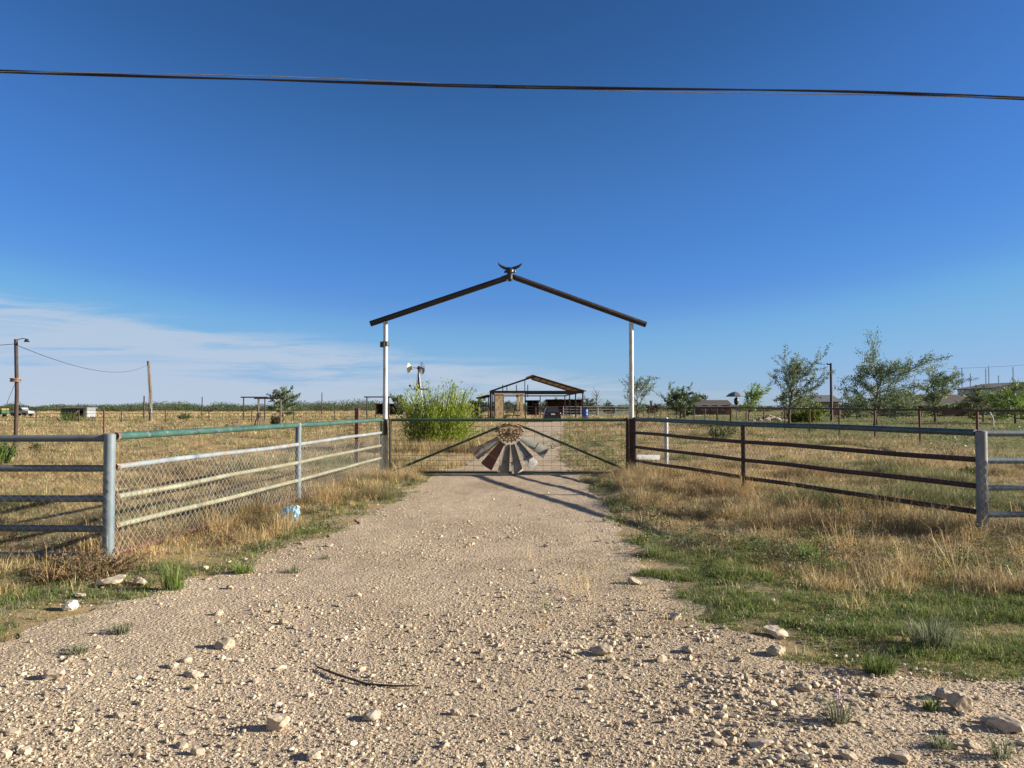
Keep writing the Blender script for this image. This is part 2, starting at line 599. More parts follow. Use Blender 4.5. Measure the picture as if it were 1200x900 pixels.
M_shedlight = paint('light_shed_sheet', (.26, .275, .29), (.3, .28, .27), .2, .6, scale=2)
M_brownroof = paint('brown_shingle', (.07, .056, .052), (.095, .08, .075), .3, .9, scale=3)
M_greyroof = paint('grey_shingle', (.10, .105, .115), (.14, .14, .15), .3, .9, scale=3)
M_brickwall = paint('brown_brick_wall', (.11, .075, .06), (.15, .11, .09), .3, .9, scale=3)
M_tanwall = paint('tan_house_wall', (.40, .33, .24), (.33, .27, .2), .2, .9, scale=2)
M_palewall = paint('pale_house_wall', (.55, .55, .53), (.45, .44, .42), .2, .9, scale=2)
M_yellow = paint('yellow_sheet', (.42, .30, .07), (.36, .27, .08), .2, .5)
M_greensheet = paint('green_sheet', (.035, .10, .045), None, 0, .5)
M_trim = paint('white_trim', (.5, .5, .48), None, 0, .6)
M_umbrella = paint('grey_umbrella_cloth', (.12, .125, .15), (.17, .17, .19), .2, .8)
M_mast = paint('grey_mast', (.36, .38, .42), None, 0, .6)
M_twig = paint('dark_twig', (.055, .04, .03), (.1, .075, .055), .3, .9, scale=20)
M_grassblade = foliage_mat('grass_blades', .35, .6)
M_leaf = foliage_mat('leaves', .32, .5)
M_stone = tint_mat('limestone', .92, .5, 30)
M_pebble = tint_mat('pebbles', .95, .2, 60)
M_road = gravel_road_mat()
M_ground = ground_mat()

# ------------------------------------------------------------------ ground and road


def build_ground():
    def axis(fine0, fine1, step, ends, growth=1.09):
        a = list(np.arange(fine0, fine1 + 1e-6, step))
        s = step
        while a[-1] < ends[1]:
            s *= growth; a.append(a[-1] + s)
        s = step
        b = []
        x = fine0
        while x > ends[0]:
            s *= growth; x -= s; b.append(x)
        return np.array(b[::-1] + a)
    xs = axis(-9, 9, .1, (-5200, 5200))
    ys = axis(2.5, 22, .1, (-60, 6500), 1.07)
    X, Y = np.meshgrid(xs, ys)
    Z = gz(X, Y)
    rn = roadness(X, Y)
    inside = (Y < 96) & (Y > -40)
    Z = Z - np.where(inside, np.clip(rn + .10, 0, .25) / .25 * .016, 0)
    nx, ny = len(xs), len(ys)
    i = np.arange(ny - 1)[:, None] * nx + np.arange(nx - 1)[None, :]
    q = np.stack([i, i + 1, i + nx + 1, i + nx], -1).reshape(-1, 4)
    o = link_mesh('ground', np.stack([X, Y, Z], -1).reshape(-1, 3), q.ravel(), M_ground, smooth=True, totals=np.full(len(q), 4))
    tag(o, 'flat dry pasture of tan soil reaching the horizon', 'ground', kind='structure')


def build_road():
    xs = np.concatenate([np.linspace(-40, -9, 16), np.arange(-8.5, -4.6, .4), np.arange(-4.5, 4.51, .06), np.arange(4.8, 8.6, .4), np.linspace(9, 40, 16)])
    ys = [-30, -12, -4, 0, 1.5]
    y = 2.2; s = .05
    while y < 95:
        ys.append(y); s = .05 if y < 12 else min(1.2, s * 1.03); y += s
    ys = np.array(ys)
    X, Y = np.meshgrid(xs, ys)
    X = np.clip(X, XL(Y), XR(Y))
    Z = gz(X, Y) + .006
    nx, ny = len(xs), len(ys)
    i = np.arange(ny - 1)[:, None] * nx + np.arange(nx - 1)[None, :]
    q = np.stack([i, i + 1, i + nx + 1, i + nx], -1).reshape(-1, 4)
    xf = X.ravel()
    keep = (xf[q[:, 1]] - xf[q[:, 0]] > 1e-5) & (xf[q[:, 2]] - xf[q[:, 3]] > 1e-5)
    q = q[keep]
    o = link_mesh('road', np.stack([X, Y, Z], -1).reshape(-1, 3), q.ravel(), M_road, smooth=True, totals=np.full(len(q), 4))
    tag(o, 'pale crushed limestone drive running through the ranch gate', 'gravel road', kind='structure')


build_ground()
build_road()

# ------------------------------------------------------------------ pipe fences and the gate
GATE_Y = 18.0


def zig_wires(p0, p1, z0, z1, off, wdt=.05, per=.10, r=.0026):
    """chain link between two ground points: interlocked vertical zigzag wires, three-sided"""
    p0, p1, off = Vector(p0), Vector(p1), Vector(off)
    d = p1 - p0; L = d.length; d.normalize()
    n = int(L / wdt)
    H = z1 - z0
    m = int(H / (per / 2))
    side = Vector((-d.y, d.x, 0))
    ks = np.arange(n); js = np.arange(m + 1)
    K, J = np.meshgrid(ks, js, indexing='ij')
    # neighbouring wires mirror one another so that the diamonds close
    s = (K + ((J + K) % 2)) * wdt
    th = np.sin(K * .37) * .004
    base = np.array(p0)[None, None, :] + np.array(d)[None, None, :] * s[..., None] + np.array(off)[None, None, :]
    zz = z0 + J * per / 2
    bow = .012 * np.sin(s * 2.1) + .008 * np.sin(zz * 9 + s)
    base = base + np.array(side)[None, None, :] * (bow + th)[..., None]
    base[..., 2] = zz + .006 * np.sin(s * 1.3)
    dirs = [np.array(side) * r, (-np.array(side) * .5 + np.array(d) * .87) * r, (-np.array(side) * .5 - np.array(d) * .87) * r]
    V = np.stack([base + dd for dd in dirs], 2)           # n, m+1, 3, 3
    idx = np.arange(n * (m + 1) * 3).reshape(n, m + 1, 3)
    fs = []
    for a in range(3):
        b = (a + 1) % 3
        fs.append(np.stack([idx[:, :-1, a], idx[:, 1:, a], idx[:, 1:, b], idx[:, :-1, b]], -1).reshape(-1, 4))
    return V.reshape(-1, 3), np.concatenate(fs)


def chain_link(parent, p0, p1, z0, z1, off, mat, **kw):
    v, f = zig_wires(p0, p1, z0, z1, off, **kw)
    return link_mesh('chain_link', v, f.ravel(), mat, parent, totals=np.full(len(f), 4))


def wob(p0, p1, n, amp, seed):
    rr = random.Random(seed)
    p0, p1 = Vector(p0), Vector(p1)
    out = []
    for i in range(n + 1):
        t = i / n
        p = p0.lerp(p1, t)
        if 0 < i < n:
            p = p + Vector((rr.uniform(-amp, amp), rr.uniform(-amp, amp) * .5, rr.uniform(-amp, amp)))
        out.append(p)
    return out


GLP = P(451, 557, GATE_Y); GRP = P(740, 557, GATE_Y)
NLP = P(126.5, 655, 8.1); NRP = P(1152, 632, 9.4)


def pole(mb, x, y, z1, r, z0=None, n=14, dome=True):
    z0 = gzs(x, y) - .25 if z0 is None else z0
    prof = [(r, z0), (r, z1 - r * .25)] + ([(r * .85, z1 - r * .08), (r * .5, z1)] if dome else [(r, z1)])
    mb.lathe((x, y, 0), prof, n)
    return mb


# left wing ---------------------------------------------------------
wl = empty('pipe_fence', (NLP.x, NLP.y, 0), 'angled pipe fence left of the gate with green top rail and pale lower rails', 'fence')
pole(MB(), NLP.x, NLP.y, 1.325, .058).build('post', M_greyblue, wl, True)
midl = P(349, 588, 12.98)
pole(MB(), midl.x, midl.y, 1.30, .05).build('post', M_greyblue, wl, True)
pole(MB(), GLP.x - .07, GATE_Y + .02, 1.30, .05).build('post', M_olive, wl, True)
ends = [(1.29, 1.30, M_green, .040), (.965, 1.0, M_whitepipe, .032), (.65, .70, M_cream, .030), (.345, .41, M_cream, .030), (.05, .11, M_redrust, .032)]
for k, (za, zb, m, r) in enumerate(ends):
    a = Vector((NLP.x + .03, NLP.y + .06, za)); c = Vector((GLP.x - .1, GATE_Y - .03, zb))
    mm = Vector((midl.x, midl.y, (za + zb) / 2 - (.0 if k == 0 else .012)))
    pts = wob(a, mm, 4, .011, k) + wob(mm, c, 4, .011, k + 9)[1:]
    MB().tube(pts, r, 12).build('rail', m, wl, True)
    MB().tube([pts[0], pts[0].lerp(pts[1], .035)], r + .003, 12).build('weld_joint', M_rust, wl, True)
    MB().tube([pts[4].lerp(pts[3], .02), pts[4].lerp(pts[5], .02)], r + .004, 12).build('weld_joint', M_rust, wl, True)
dirl = (Vector((GLP.x, GATE_Y, 0)) - Vector((NLP.x, NLP.y, 0))).normalized()
offl = Vector((dirl.y, -dirl.x, 0)) * .07
chain_link(wl, (NLP.x, NLP.y, 0), (GLP.x, GATE_Y, 0), .05, 1.0, offl, M_wire)

# left run parallel to the road --------------------------------------
fl = empty('pipe_fence', (NLP.x - .5, NLP.y, 0), 'slate grey five rail pipe fence with chain link, running off the left edge', 'fence')
lx = -11.5
for k, (z, m) in enumerate([(1.272, M_slate), (.955, M_slate), (.637, M_slate), (.322, M_slate), (.035, M_slate)]):
    MB().tube(wob((NLP.x - .05, NLP.y, z), (lx, NLP.y + .15, z + .01), 7, .006, 30 + k), .036, 12).build('rail', m, fl, True)
pole(MB(), lx, NLP.y + .15, 1.32, .055).build('post', M_greyblue, fl, True)
pole(MB(), -7.9, NLP.y + .08, 1.28, .05).build('post', M_greyblue, fl, True)
chain_link(fl, (lx, NLP.y + .15, 0), (NLP.x + .06, NLP.y, 0), .02, .975, (0, -.07, 0), M_wire)

# right wing ---------------------------------------------------------
wr = empty('pipe_fence', (NRP.x, NRP.y, 0), 'angled pipe fence right of the gate with dark rust brown rails and chain link', 'fence')
pole(MB(), NRP.x, NRP.y, 1.315, .066).build('post', M_grey, wr, True)
midr = P(872, 580, 13.9)
pole(MB(), midr.x, midr.y, 1.30, .047).build('post', M_darkbrown, wr, True)
pole(MB(), GRP.x + .08, GATE_Y - .02, 1.36, .048).build('post', M_darkbrown, wr, True)
for k, (za, zb, m, r) in enumerate([(1.285, 1.31, M_bluegreen, .042), (.955, 1.0, M_darkbrown, .034), (.63, .67, M_darkbrown, .034), (.315, .35, M_darkbrown, .034), (.05, .04, M_redrust, .033)]):
    a = Vector((NRP.x - .03, NRP.y + .06, za)); c = Vector((GRP.x + .1, GATE_Y - .05, zb))
    mm = Vector((midr.x, midr.y, (za + zb) / 2 - .008))
    pts = wob(a, mm, 4, .011, 50 + k) + wob(mm, c, 4, .011, k + 59)[1:]
    MB().tube(pts, r, 12).build('rail', m, wr, True)
dirr = (Vector((GRP.x, GATE_Y, 0)) - Vector((NRP.x, NRP.y, 0))).normalized()
offr = Vector((-dirr.y, dirr.x, 0)) * .075
chain_link(wr, (NRP.x, NRP.y, 0), (GRP.x, GATE_Y, 0), .05, 1.26, offr, M_darkwire, r=.0018)

# right run ----------------------------------------------------------
fr = empty('pipe_fence', (NRP.x + .5, NRP.y, 0), 'light grey pipe fence with chain link, running off the right edge', 'fence')
rx = 13.0
for k, z in enumerate([1.275, .945, .615, .29, .03]):
    MB().tube(wob((NRP.x + .05, NRP.y, z), (rx, NRP.y + .1, z), 7, .006, 70 + k), .036, 12).build('rail', M_greyblue, fr, True)
pole(MB(), rx, NRP.y + .1, 1.32, .055).build('post', M_grey, fr, True)
pole(MB(), 9.6, NRP.y + .05, 1.28, .05).build('post', M_grey, fr, True)
chain_link(fr, (NRP.x - .06, NRP.y, 0), (rx, NRP.y + .1, 0), .02, .985, (0, -.078, 0), M_wire)

# gate ---------------------------------------------------------------
gx0, gx1 = P(457.5, 500, GATE_Y).x, P(735, 500, GATE_Y).x
gz0, gz1 = P(600, 553.5, GATE_Y).z, P(600, 492, GATE_Y).z
gate = empty('ranch_gate', ((gx0 + gx1) / 2, GATE_Y, 0), 'wide green pipe and wire gate carrying a fan of windmill blades', 'gate')
MB().tube([(gx0, GATE_Y, gz1), (gx1, GATE_Y, gz1)], .033, 12).build('top_rail', M_darkgreen, gate, True)
MB().tube([(gx0, GATE_Y, gz0), (gx1, GATE_Y, gz0 - .01)], .03, 12).build('bottom_rail', M_darkgreen, gate, True)
MB().tube([(gx0, GATE_Y, gz0 - .03), (gx0, GATE_Y, gz1 + .03)], .034, 12).build('stile', M_olive, gate, True)
MB().tube([(gx1, GATE_Y, gz0 - .03), (gx1, GATE_Y, gz1 + .05)], .036, 12).build('stile', M_darkbrown, gate, True)
MB().tube([P(461, 552, GATE_Y), P(580, 502.5, GATE_Y), P(593, 497, GATE_Y)], .028, 10).build('brace', M_darkgreen, gate, True)
MB().tube([P(606, 498, GATE_Y), P(622, 503.5, GATE_Y), P(731, 549.5, GATE_Y)], .028, 10).build('brace', M_darkgreen, gate, True)
wm = MB()
x = gx0 + .12
while x < gx1:
    wm.tube([(x, GATE_Y - .034, gz0), (x + .004, GATE_Y - .03, gz1)], .0034, 4, False); x += .203
for k in range(11):
    z = gz0 + .05 + k * (gz1 - gz0 - .08) / 10
    wm.tube([(gx0, GATE_Y - .038, z), ((gx0 + gx1) / 2, GATE_Y - .036, z - .008), (gx1, GATE_Y - .038, z)], .003, 4, False)
wm.build('wire_panel', M_darkwire, gate)
hc = P(597.3, 506, GATE_Y - .15)


def blade(ang, r0, r1, w0, w1, pitch, curve):
    """curved windmill vane: grid over radius and width"""
    mb = MB()
    ca, sa = math.cos(ang), math.sin(ang)          # ang from straight down, + to the right
    rad = Vector((sa, 0, -ca)); tan = Vector((ca, 0, sa)); out = Vector((0, -1, 0))
    nr, nw = 8, 8
    th = .004
    for lay in (0, 1):
        for i in range(nr + 1):
            t = i / nr
            r_ = r0 + (r1 - r0) * t; wd = w0 + (w1 - w0) * t
            for j in range(nw + 1):
                s = (j / nw - .5)
                a_ = s * wd
                h = curve * wd * (0.25 - s * s) * 4
                p = hc + rad * (r_ - .02 * abs(s)) + tan * (a_ * math.cos(pitch) + h * math.sin(pitch)) + out * (-a_ * math.sin(pitch) + h * math.cos(pitch) + (th if lay else 0))
                mb.v.append(tuple(p))
    n1 = (nr + 1) * (nw + 1)
    for i in range(nr):
        for j in range(nw):
            a = i * (nw + 1) + j
            q = (a, a + 1, a + nw + 2, a + nw + 1)
            mb.f.append(q); mb.f.append(tuple(k + n1 for k in q[::-1]))
    rim = [i * (nw + 1) for i in range(nr + 1)] + [nr * (nw + 1) + j for j in range(1, nw + 1)] + [i * (nw + 1) + nw for i in range(nr - 1, -1, -1)] + list(range(nw - 1, 0, -1))
    for a, b in zip(rim, rim[1:] + rim[:1]):
        mb.f.append((a, b, b + n1, a + n1))
    return mb, rad, tan, out


orn = MB()
# rusted half hub: rim arcs, spokes, gear lump
for rr_, th in ((.245, .017), (.17, .012)):
    pts = [hc + Vector((math.sin(a) * rr_, .0, -math.cos(a) * rr_ * .85)) for a in np.linspace(R(-118), R(118), 25)]
    orn.tube(pts, th, 8)
pts = [hc + Vector((math.sin(a) * .31 + .008 * math.sin(a * 9), .02, math.cos(a) * .16 + .008 * math.cos(a * 7))) for a in np.linspace(R(-95), R(95), 21)]
orn.tube(pts, [.024 + .009 * abs(math.sin(i * 2.1)) for i in range(21)], 8)
for a in np.linspace(R(-70), R(70), 8):
    orn.bar(hc + Vector((math.sin(a) * .07, 0, -math.cos(a) * .06)), hc + Vector((math.sin(a) * .30, .0, -math.cos(a) * .26)), .03, .012, (0, 1, 0))
orn_o = orn.build('windmill_fan', M_rust, gate, False)
MB().lathe(hc + Vector((0, -.05, .02)), [(.03, -.06), (.055, -.05), (.06, 0), (.045, .05), (.07, .06), (.07, .10)], 14, 'Y').build('hub', M_rust, orn_o, True)
gl = MB()
rgo = random.Random(4)
for k in range(11):
    a = rgo.uniform(-2.3, 2.3); rr_ = rgo.uniform(.05, .19)
    c_ = hc + Vector((math.sin(a) * rr_, -.03, -math.cos(a) * rr_ * .65))
    gl.box(c_, (rgo.uniform(.03, .09), rgo.uniform(.03, .06), rgo.uniform(.02, .06)), m=Matrix.Rotation(rgo.uniform(-1, 1), 3, 'Y'))
gl.build('gear_lump', M_rust, orn_o)
specs = [(-57, M_galv, R(16), .10, 'grey blade with dark bent tip'), (-34, M_browns, R(-12), .05, 'rust brown blade'), (-9, M_pale, R(27), .07, None), (11, M_pale, R(30), .07, None), (35, M_galv, R(30), .07, None), (60, M_pale, R(24), .09, None)]
for k, (a, m, pt, cv, lab) in enumerate(specs):
    mb, rad, tan, out = blade(R(a), .30, .985 if abs(a) > 20 else .97, .13, .31, pt, cv)
    b = mb.build('blade', m, orn_o, True)
    if lab: b['label'] = lab
    st = MB()
    q = hc + rad * .70 + out * .055
    st.bar(q - tan * .12 + Vector((0, .02, 0)), q + tan * .12 + Vector((0, -.0, 0)), .02, .012, (0, 1, 0))
    st.build('strap', M_rust, b)

# entrance arch ------------------------------------------------------
arch = empty('entrance_arch', (0, GATE_Y + .06, 0), 'tall white posted entrance arch with black peaked beams over the gate', 'arch')
AY = GATE_Y + .08
for px, pt in ((451, 377), (740.5, 378)):
    b = P(px, 557, AY); tp = P(px, pt, AY)
    p = pole(MB(), b.x, AY, tp.z, .055, z0=1.32, dome=False).build('post', M_white, arch, True)
    pole(MB(), b.x, AY, 1.32, .066, dome=False).build('post_foot', M_darkbrown, p, True)
    if px < 500:
        c = P(450, 403, AY)
        MB().lathe((b.x, AY, c.z), [(.064, -.06), (.085, -.05), (.085, .05), (.064, .06)], 14).box((b.x - .06, AY - .07, c.z - .02), (.1, .09, .13)).build('clamp', M_iron, p)
a0, a1, a2, a3 = P(434, 379.5, AY), P(593, 326, AY), P(603, 325, AY), P(757, 380.5, AY)
MB().tube([a0, a1], .068, 14).build('beam', M_black, arch, True)
MB().tube([a2, a3], .068, 14).build('beam', M_black, arch, True)
MB().tube([P(588, 327, AY + .02), P(597.5, 323, AY + .02), P(608, 326.5, AY + .02)], .06, 12).build('ridge_joint', M_black, arch, True)
# bull head on the peak: skinned head, horns and ears
hd = P(597.7, 330, AY - .12)
mb = MB()
prof = [(0.0, .045, .05), (.03, .062, .062), (.09, .058, .07), (.15, .066, .085), (.21, .088, .10), (.26, .098, .10), (.30, .085, .085), (.335, .05, .05)]
n = 14; vs = []; fs = []
for (h, rx_, ry_) in prof:
    for k in range(n):
        a = 2 * math.pi * k / n
        vs.append(hd + Vector((rx_ * math.cos(a), ry_ * math.sin(a) * .8 - .05 * (1 - h / .335), h)))
for i in range(len(prof) - 1):
    for k in range(n):
        fs.append((i * n + k, i * n + (k + 1) % n, (i + 1) * n + (k + 1) % n, (i + 1) * n + k))
fs.append(tuple(range(n))[::-1]); fs.append(tuple(range((len(prof) - 1) * n, len(prof) * n)))
mb.add(vs, fs)
for sx in (-1, 1):
    mb.lathe(hd + Vector((sx * .03, -.1, .03)), [(.012, -.02), (.016, 0), (.01, .03)], 8, 'Y')
    mb.tube([hd + Vector((sx * .07, -.02, .245)), hd + Vector((sx * .115, -.04, .225)), hd + Vector((sx * .135, -.05, .20))], [.022, .03, .008], 8)
skull = mb.build('bull_head', M_iron, arch, True)
MB().tube([hd + Vector((-.05, 0, .30)), hd + Vector((-.14, -.01, .325)), hd + Vector((-.21, -.02, .36)), hd + Vector((-.262, -.03, .40)), hd + Vector((-.275, -.03, .455))], [.04, .036, .03, .02, .005], 10).build('horn', M_iron, skull, True)
MB().tube([hd + Vector((.05, 0, .30)), hd + Vector((.14, -.01, .33)), hd + Vector((.21, -.02, .36)), hd + Vector((.26, -.03, .40)), hd + Vector((.29, -.03, .43))], [.04, .036, .03, .02, .005], 10).build('horn', M_iron, skull, True)
for sx in (-1, 1):
    MB().lathe(hd + Vector((sx * .062, -.085, .2)), [(.004, -.014), (.016, -.004), (.014, .01)], 8, 'Y').build('eye', M_black, skull, True)

# posts behind the fences --------------------------------------------
p = P(418, 545, 20.5); tp = P(418, 478, 20.5)
MB().box((p.x, 20.5, tp.z / 2 - .1), (.105, .105, tp.z + .2)).build('steel_post', M_redrust, loc=(p.x, 20.5, 0))
tag(bpy.data.objects['steel_post'], 'square rust brown post standing behind the left angled fence', 'post')
p = P(781, 553, 18.8); tp = P(781, 489, 18.8)
o = pole(MB(), p.x, 18.8, tp.z, .05).build('pipe_post', M_white, None, True, loc=(p.x, 18.8, 0))
tag(o, 'short white post standing behind the right angled fence', 'post')
q = P(768, 543, 21.5)
o = MB().bar((q.x - .55, 21.5, .2), (q.x + .2, 21.9, .17), .04, .14).bar((q.x - .45, 21.58, .0), (q.x - .45, 21.58, .2), .05, .05).bar((q.x + .1, 21.88, .0), (q.x + .1, 21.88, .2), .05, .05).build('board', M_mast, loc=(q.x, 21.7, 0))
tag(o, 'low white board lying in the grass behind the white post', 'board')

# overhead cable -----------------------------------------------------
WD = 9.2
cable = empty('overhead_cable', P(600, 101, WD), 'black twisted overhead service cable crossing the sky', 'cable')
cp = [(-500, 72), (-200, 79), (0, 83.5), (150, 87.5), (300, 91), (400, 94.5), (500, 98.5), (600, 102), (750, 105.5), (900, 107.5), (1000, 108.8), (1100, 111.8), (1200, 115), (1400, 123), (1700, 137)]
px_ = np.linspace(-500, 1700, 160)
py_ = np.interp(px_, [c[0] for c in cp], [c[1] for c in cp])
k_ = np.ones(9) / 9
pe = np.pad(py_, 4, mode='edge'); py_ = np.convolve(pe, k_, 'valid')
for ph, rr_, m, nm in ((0, .010, M_cable, 'insulated_strand'), (1.1, .010, M_cable, 'insulated_strand'), (3.6, .0055, M_cablegrey, 'neutral_strand')):
    pts = []
    for a, b in zip(px_, py_):
        c = P(a, b, WD)
        f = (a - 350) / 590 * math.pi + ph
        pts.append(c + Vector((0, math.cos(f) * .017, -math.sin(f + 1.2) * .017)))
    MB().tube(pts, rr_, 7, False).build(nm, m, cable, True)

# ------------------------------------------------------------------ left field
# lamp pole
PD = 31.0
b = P(18, 523, PD)
lp = empty('lamp_pole', (b.x, PD, 0), 'reddish pole with small lamp arm and rusty ring, at the left edge', 'utility pole')
MB().tube([(b.x, PD, -.3), (b.x + .02, PD, 2.2), P(18.6, 397.5, PD)], [.075, .075, .068], 12).build('pole', M_redwood, lp, True)
c = P(18.5, 445, PD)
rg = MB().lathe((c.x, PD, c.z), [(.08, -.09), (.2, -.085), (.21, -.03), (.17, .0), (.215, .02), (.215, .06), (.09, .065)], 18)
rg.build('ring', M_rust, lp, True)
t = P(18.6, 399, PD)
arm = MB().tube([t, t + Vector((.12, 0, .05)), t + Vector((.28, 0, .085)), t + Vector((.42, 0, .06))], .018, 8).build('lamp_arm', M_grey, lp, True)
MB().lathe(t + Vector((.44, 0, .0)), [(.09, -.06), (.10, -.04), (.07, .02), (.03, .07)], 12).build('lamp_head', M_iron, arm, True)
# second pole and the wire between
PD2 = 85.0
b2 = P(176.5, 493, PD2)
p2 = empty('utility_pole', (b2.x, PD2, 0), 'bare weathered wooden pole leaning slightly in the left field', 'utility pole')
tp2 = P(173.8, 423, PD2)
MB().tube([(b2.x, PD2, -.3), (b2.x - .05, PD2, 3), tp2], [.2, .185, .15], 12).build('pole', M_wood, p2, True)
MB().tube([P(176, 480, PD2 - .3), P(173.6, 448, PD2 - .3), P(173.2, 428, PD2 - .2)], .035, 6).build('conduit', M_grey, p2, True)
MB().box(P(176, 481, PD2 - .3), (.35, .2, .5)).build('meter_box', M_shedlight, p2)
def sag(a, b, s, n=24):
    return [a.lerp(b, i / n) - Vector((0, 0, s * 4 * (i / n) * (1 - i / n))) for i in range(n + 1)]
s0 = P(19.5, 404.5, PD); s1 = P(173, 427.5, PD2)
o = MB().tube(sag(s0, s1, .95), .013, 5, False).build('service_wire', M_cable, None, True, loc=s0)
tag(o, 'thin sagging wire between lamp pole and bare wooden pole', 'wire')
s2 = P(-90, 407, PD)
o = MB().tube(sag(P(18, 403, PD), s2, .05), .012, 5, False).build('service_wire', M_cable, None, True, loc=s0)
tag(o, 'thin wire leaving the lamp pole past the left edge', 'wire')
o = MB().tube([P(17, 451, PD), P(9, 470, PD + .5), P(6, 495, PD + 1), P(5.5, 520, PD + 1)], .008, 5, False).build('guy_wire', M_cable, None, True, loc=(b.x, PD, 0))
tag(o, 'thin wire hanging down from the rusty ring of the lamp pole', 'wire')
# near rusty post
q = P(121.5, 514, 39); tq = P(121.5, 480.3, 39)
o = pole(MB(), q.x, 39, tq.z, .05).build('pipe_post', M_fencerust, None, True, loc=(q.x, 39, 0))
tag(o, 'single rusty post in dry grass behind the left blue-grey corner post', 'post')


def far_fence(name, label, pts, h, spacing, rails, mat, r=.05, rail_r=.035, seed=0, posts_px=None, wire=False, cat='fence'):
    """posts and rails following a polyline of ground points"""
    rr = random.Random(seed)
    root = empty(name, (pts[0][0], pts[0][1], 0), label, cat)
    for a, b in zip(pts[:-1], pts[1:]):
        a, b = Vector((a[0], a[1], 0)), Vector((b[0], b[1], 0))
        L = (b - a).length; n = max(1, round(L / spacing))
        for i in range(n + (b == Vector((pts[-1][0], pts[-1][1], 0)))):
            p = a.lerp(b, i / n)
            g = gzs(p.x, p.y)
            j = rr.uniform(-.03, .03)
            MB().tube([(p.x, p.y, g - .2), (p.x + j, p.y, g + h + rr.uniform(-.01, .03))], r, 8).build('post', mat, root, True)
        for z in rails:
            q = [a.lerp(b, i / n) + Vector((0, 0, z + rr.uniform(-.012, .012) + gzs(*a.lerp(b, i / n).xy))) for i in range(n + 1)]
            MB().tube(q, rail_r if not (wire and z < h - .15) else .012, 8).build('rail' if not (wire and z < h - .15) else 'wire', mat, root, True)
    return root


far_fence('field_fence', 'long low pipe and wire fence across the back of the left field', [(P(-60, 480, 74).x, 74), (P(130, 480, 74).x, 76), (P(440, 480, 80).x, 80)], 1.34, 4.0, (1.3, .95, .6, .3), M_darkbrown, .05, .03, 3, wire=True)


def frame(label, pxa, pxb, pyt, d, group=None, brace=False):
    a = P(pxa, pyt, d); b = P(pxb, pyt, d)
    root = empty('pipe_gateway', ((a.x + b.x) / 2, d, 0), label, 'gateway')
    for x in (a.x, b.x):
        MB().tube([(x, d, -.2), (x, d, a.z - .02)], .075, 8).build('post', M_wood if brace else M_barnsteel, root, True)
    MB().tube([(a.x - .35, d, a.z), (b.x + .3, d, a.z)], .075, 8).build('crossbar', M_barnsteel, root, True)
    if brace:
        MB().tube([(a.x - .28, d - .2, -.1), (a.x - .05, d, 1.15)], .05, 8).tube([(a.x + .22, d - .3, -.1), (a.x + .2, d, 1.15)], .05, 8).tube([(a.x - .1, d, 1.1), (a.x + .25, d, 1.1)], .04, 8).build('brace', M_wood, root, True)
    return root


frame('nearer dark gateway frame with braced wooden posts in the left field', 303, 329, 466.5, 62, brace=True)
frame('thin gateway frame standing just behind the braced one', 285.5, 310.5, 465.5, 92)
frame('thin pipe gateway frame left of the white arch post', 430, 455.5, 465.2, 95)
for (px, pyt, pyb, d, lab) in ((169, 464, 481, 96, 'thin dark pole beside the leaning wooden pole'), (237, 465, 479, 130, 'thin dark pole between leaning pole and gateway frames'), (377.3, 460, 478, 150, 'thin tall pole right of the round tree on the left')):
    a = P(px, pyt, d)
    o = MB().tube([(a.x, d, -.2), (a.x, d, a.z)], [.1, .085], 8).build('thin_pole', M_barnsteel, None, True, loc=(a.x, d, 0))
    tag(o, lab, 'pole')

# low shed
def shed():
    d = 112
    x0, x1 = P(71, 480, d).x, P(102, 480, d).x
    zt = P(80, 478.6, d).z
    r_ = empty('low_shed', ((x0 + x1) / 2, d, 0), 'low flat roofed grey shed with open dark front in the left field', 'shed')
    wx = x1 - x0
    MB().box(((x0 + x1) / 2, d + 2.4, zt / 2), (wx - .1, .1, zt)).box((x0 + .06, d + 1.2, zt / 2), (.1, 2.3, zt)).build('wall', M_shedwall, r_)
    MB().box((x1 - .26, d + .02, zt / 2), (.5, .1, zt - .02)).box((x1 - .04, d + 1.2, zt / 2 - .01), (.1, 2.2, zt)).build('side_panel', M_shedlight, r_)
    MB().box((x0 + wx * .33, d + .02, zt / 2 - .03), (wx * .5, .07, zt * .85)).build('front_panel', M_shedwall, r_)
    for k in range(3):
        MB().box((x0 + wx * (.06 + .3 * k), d - .03, zt / 2), (.1, .1, zt)).build('post', M_barnsteel, r_)
    MB().box(((x0 + x1) / 2, d + 1.15, zt + .07), (wx + .3, 2.9, .09)).build('roof', M_shedlight, r_)


shed()


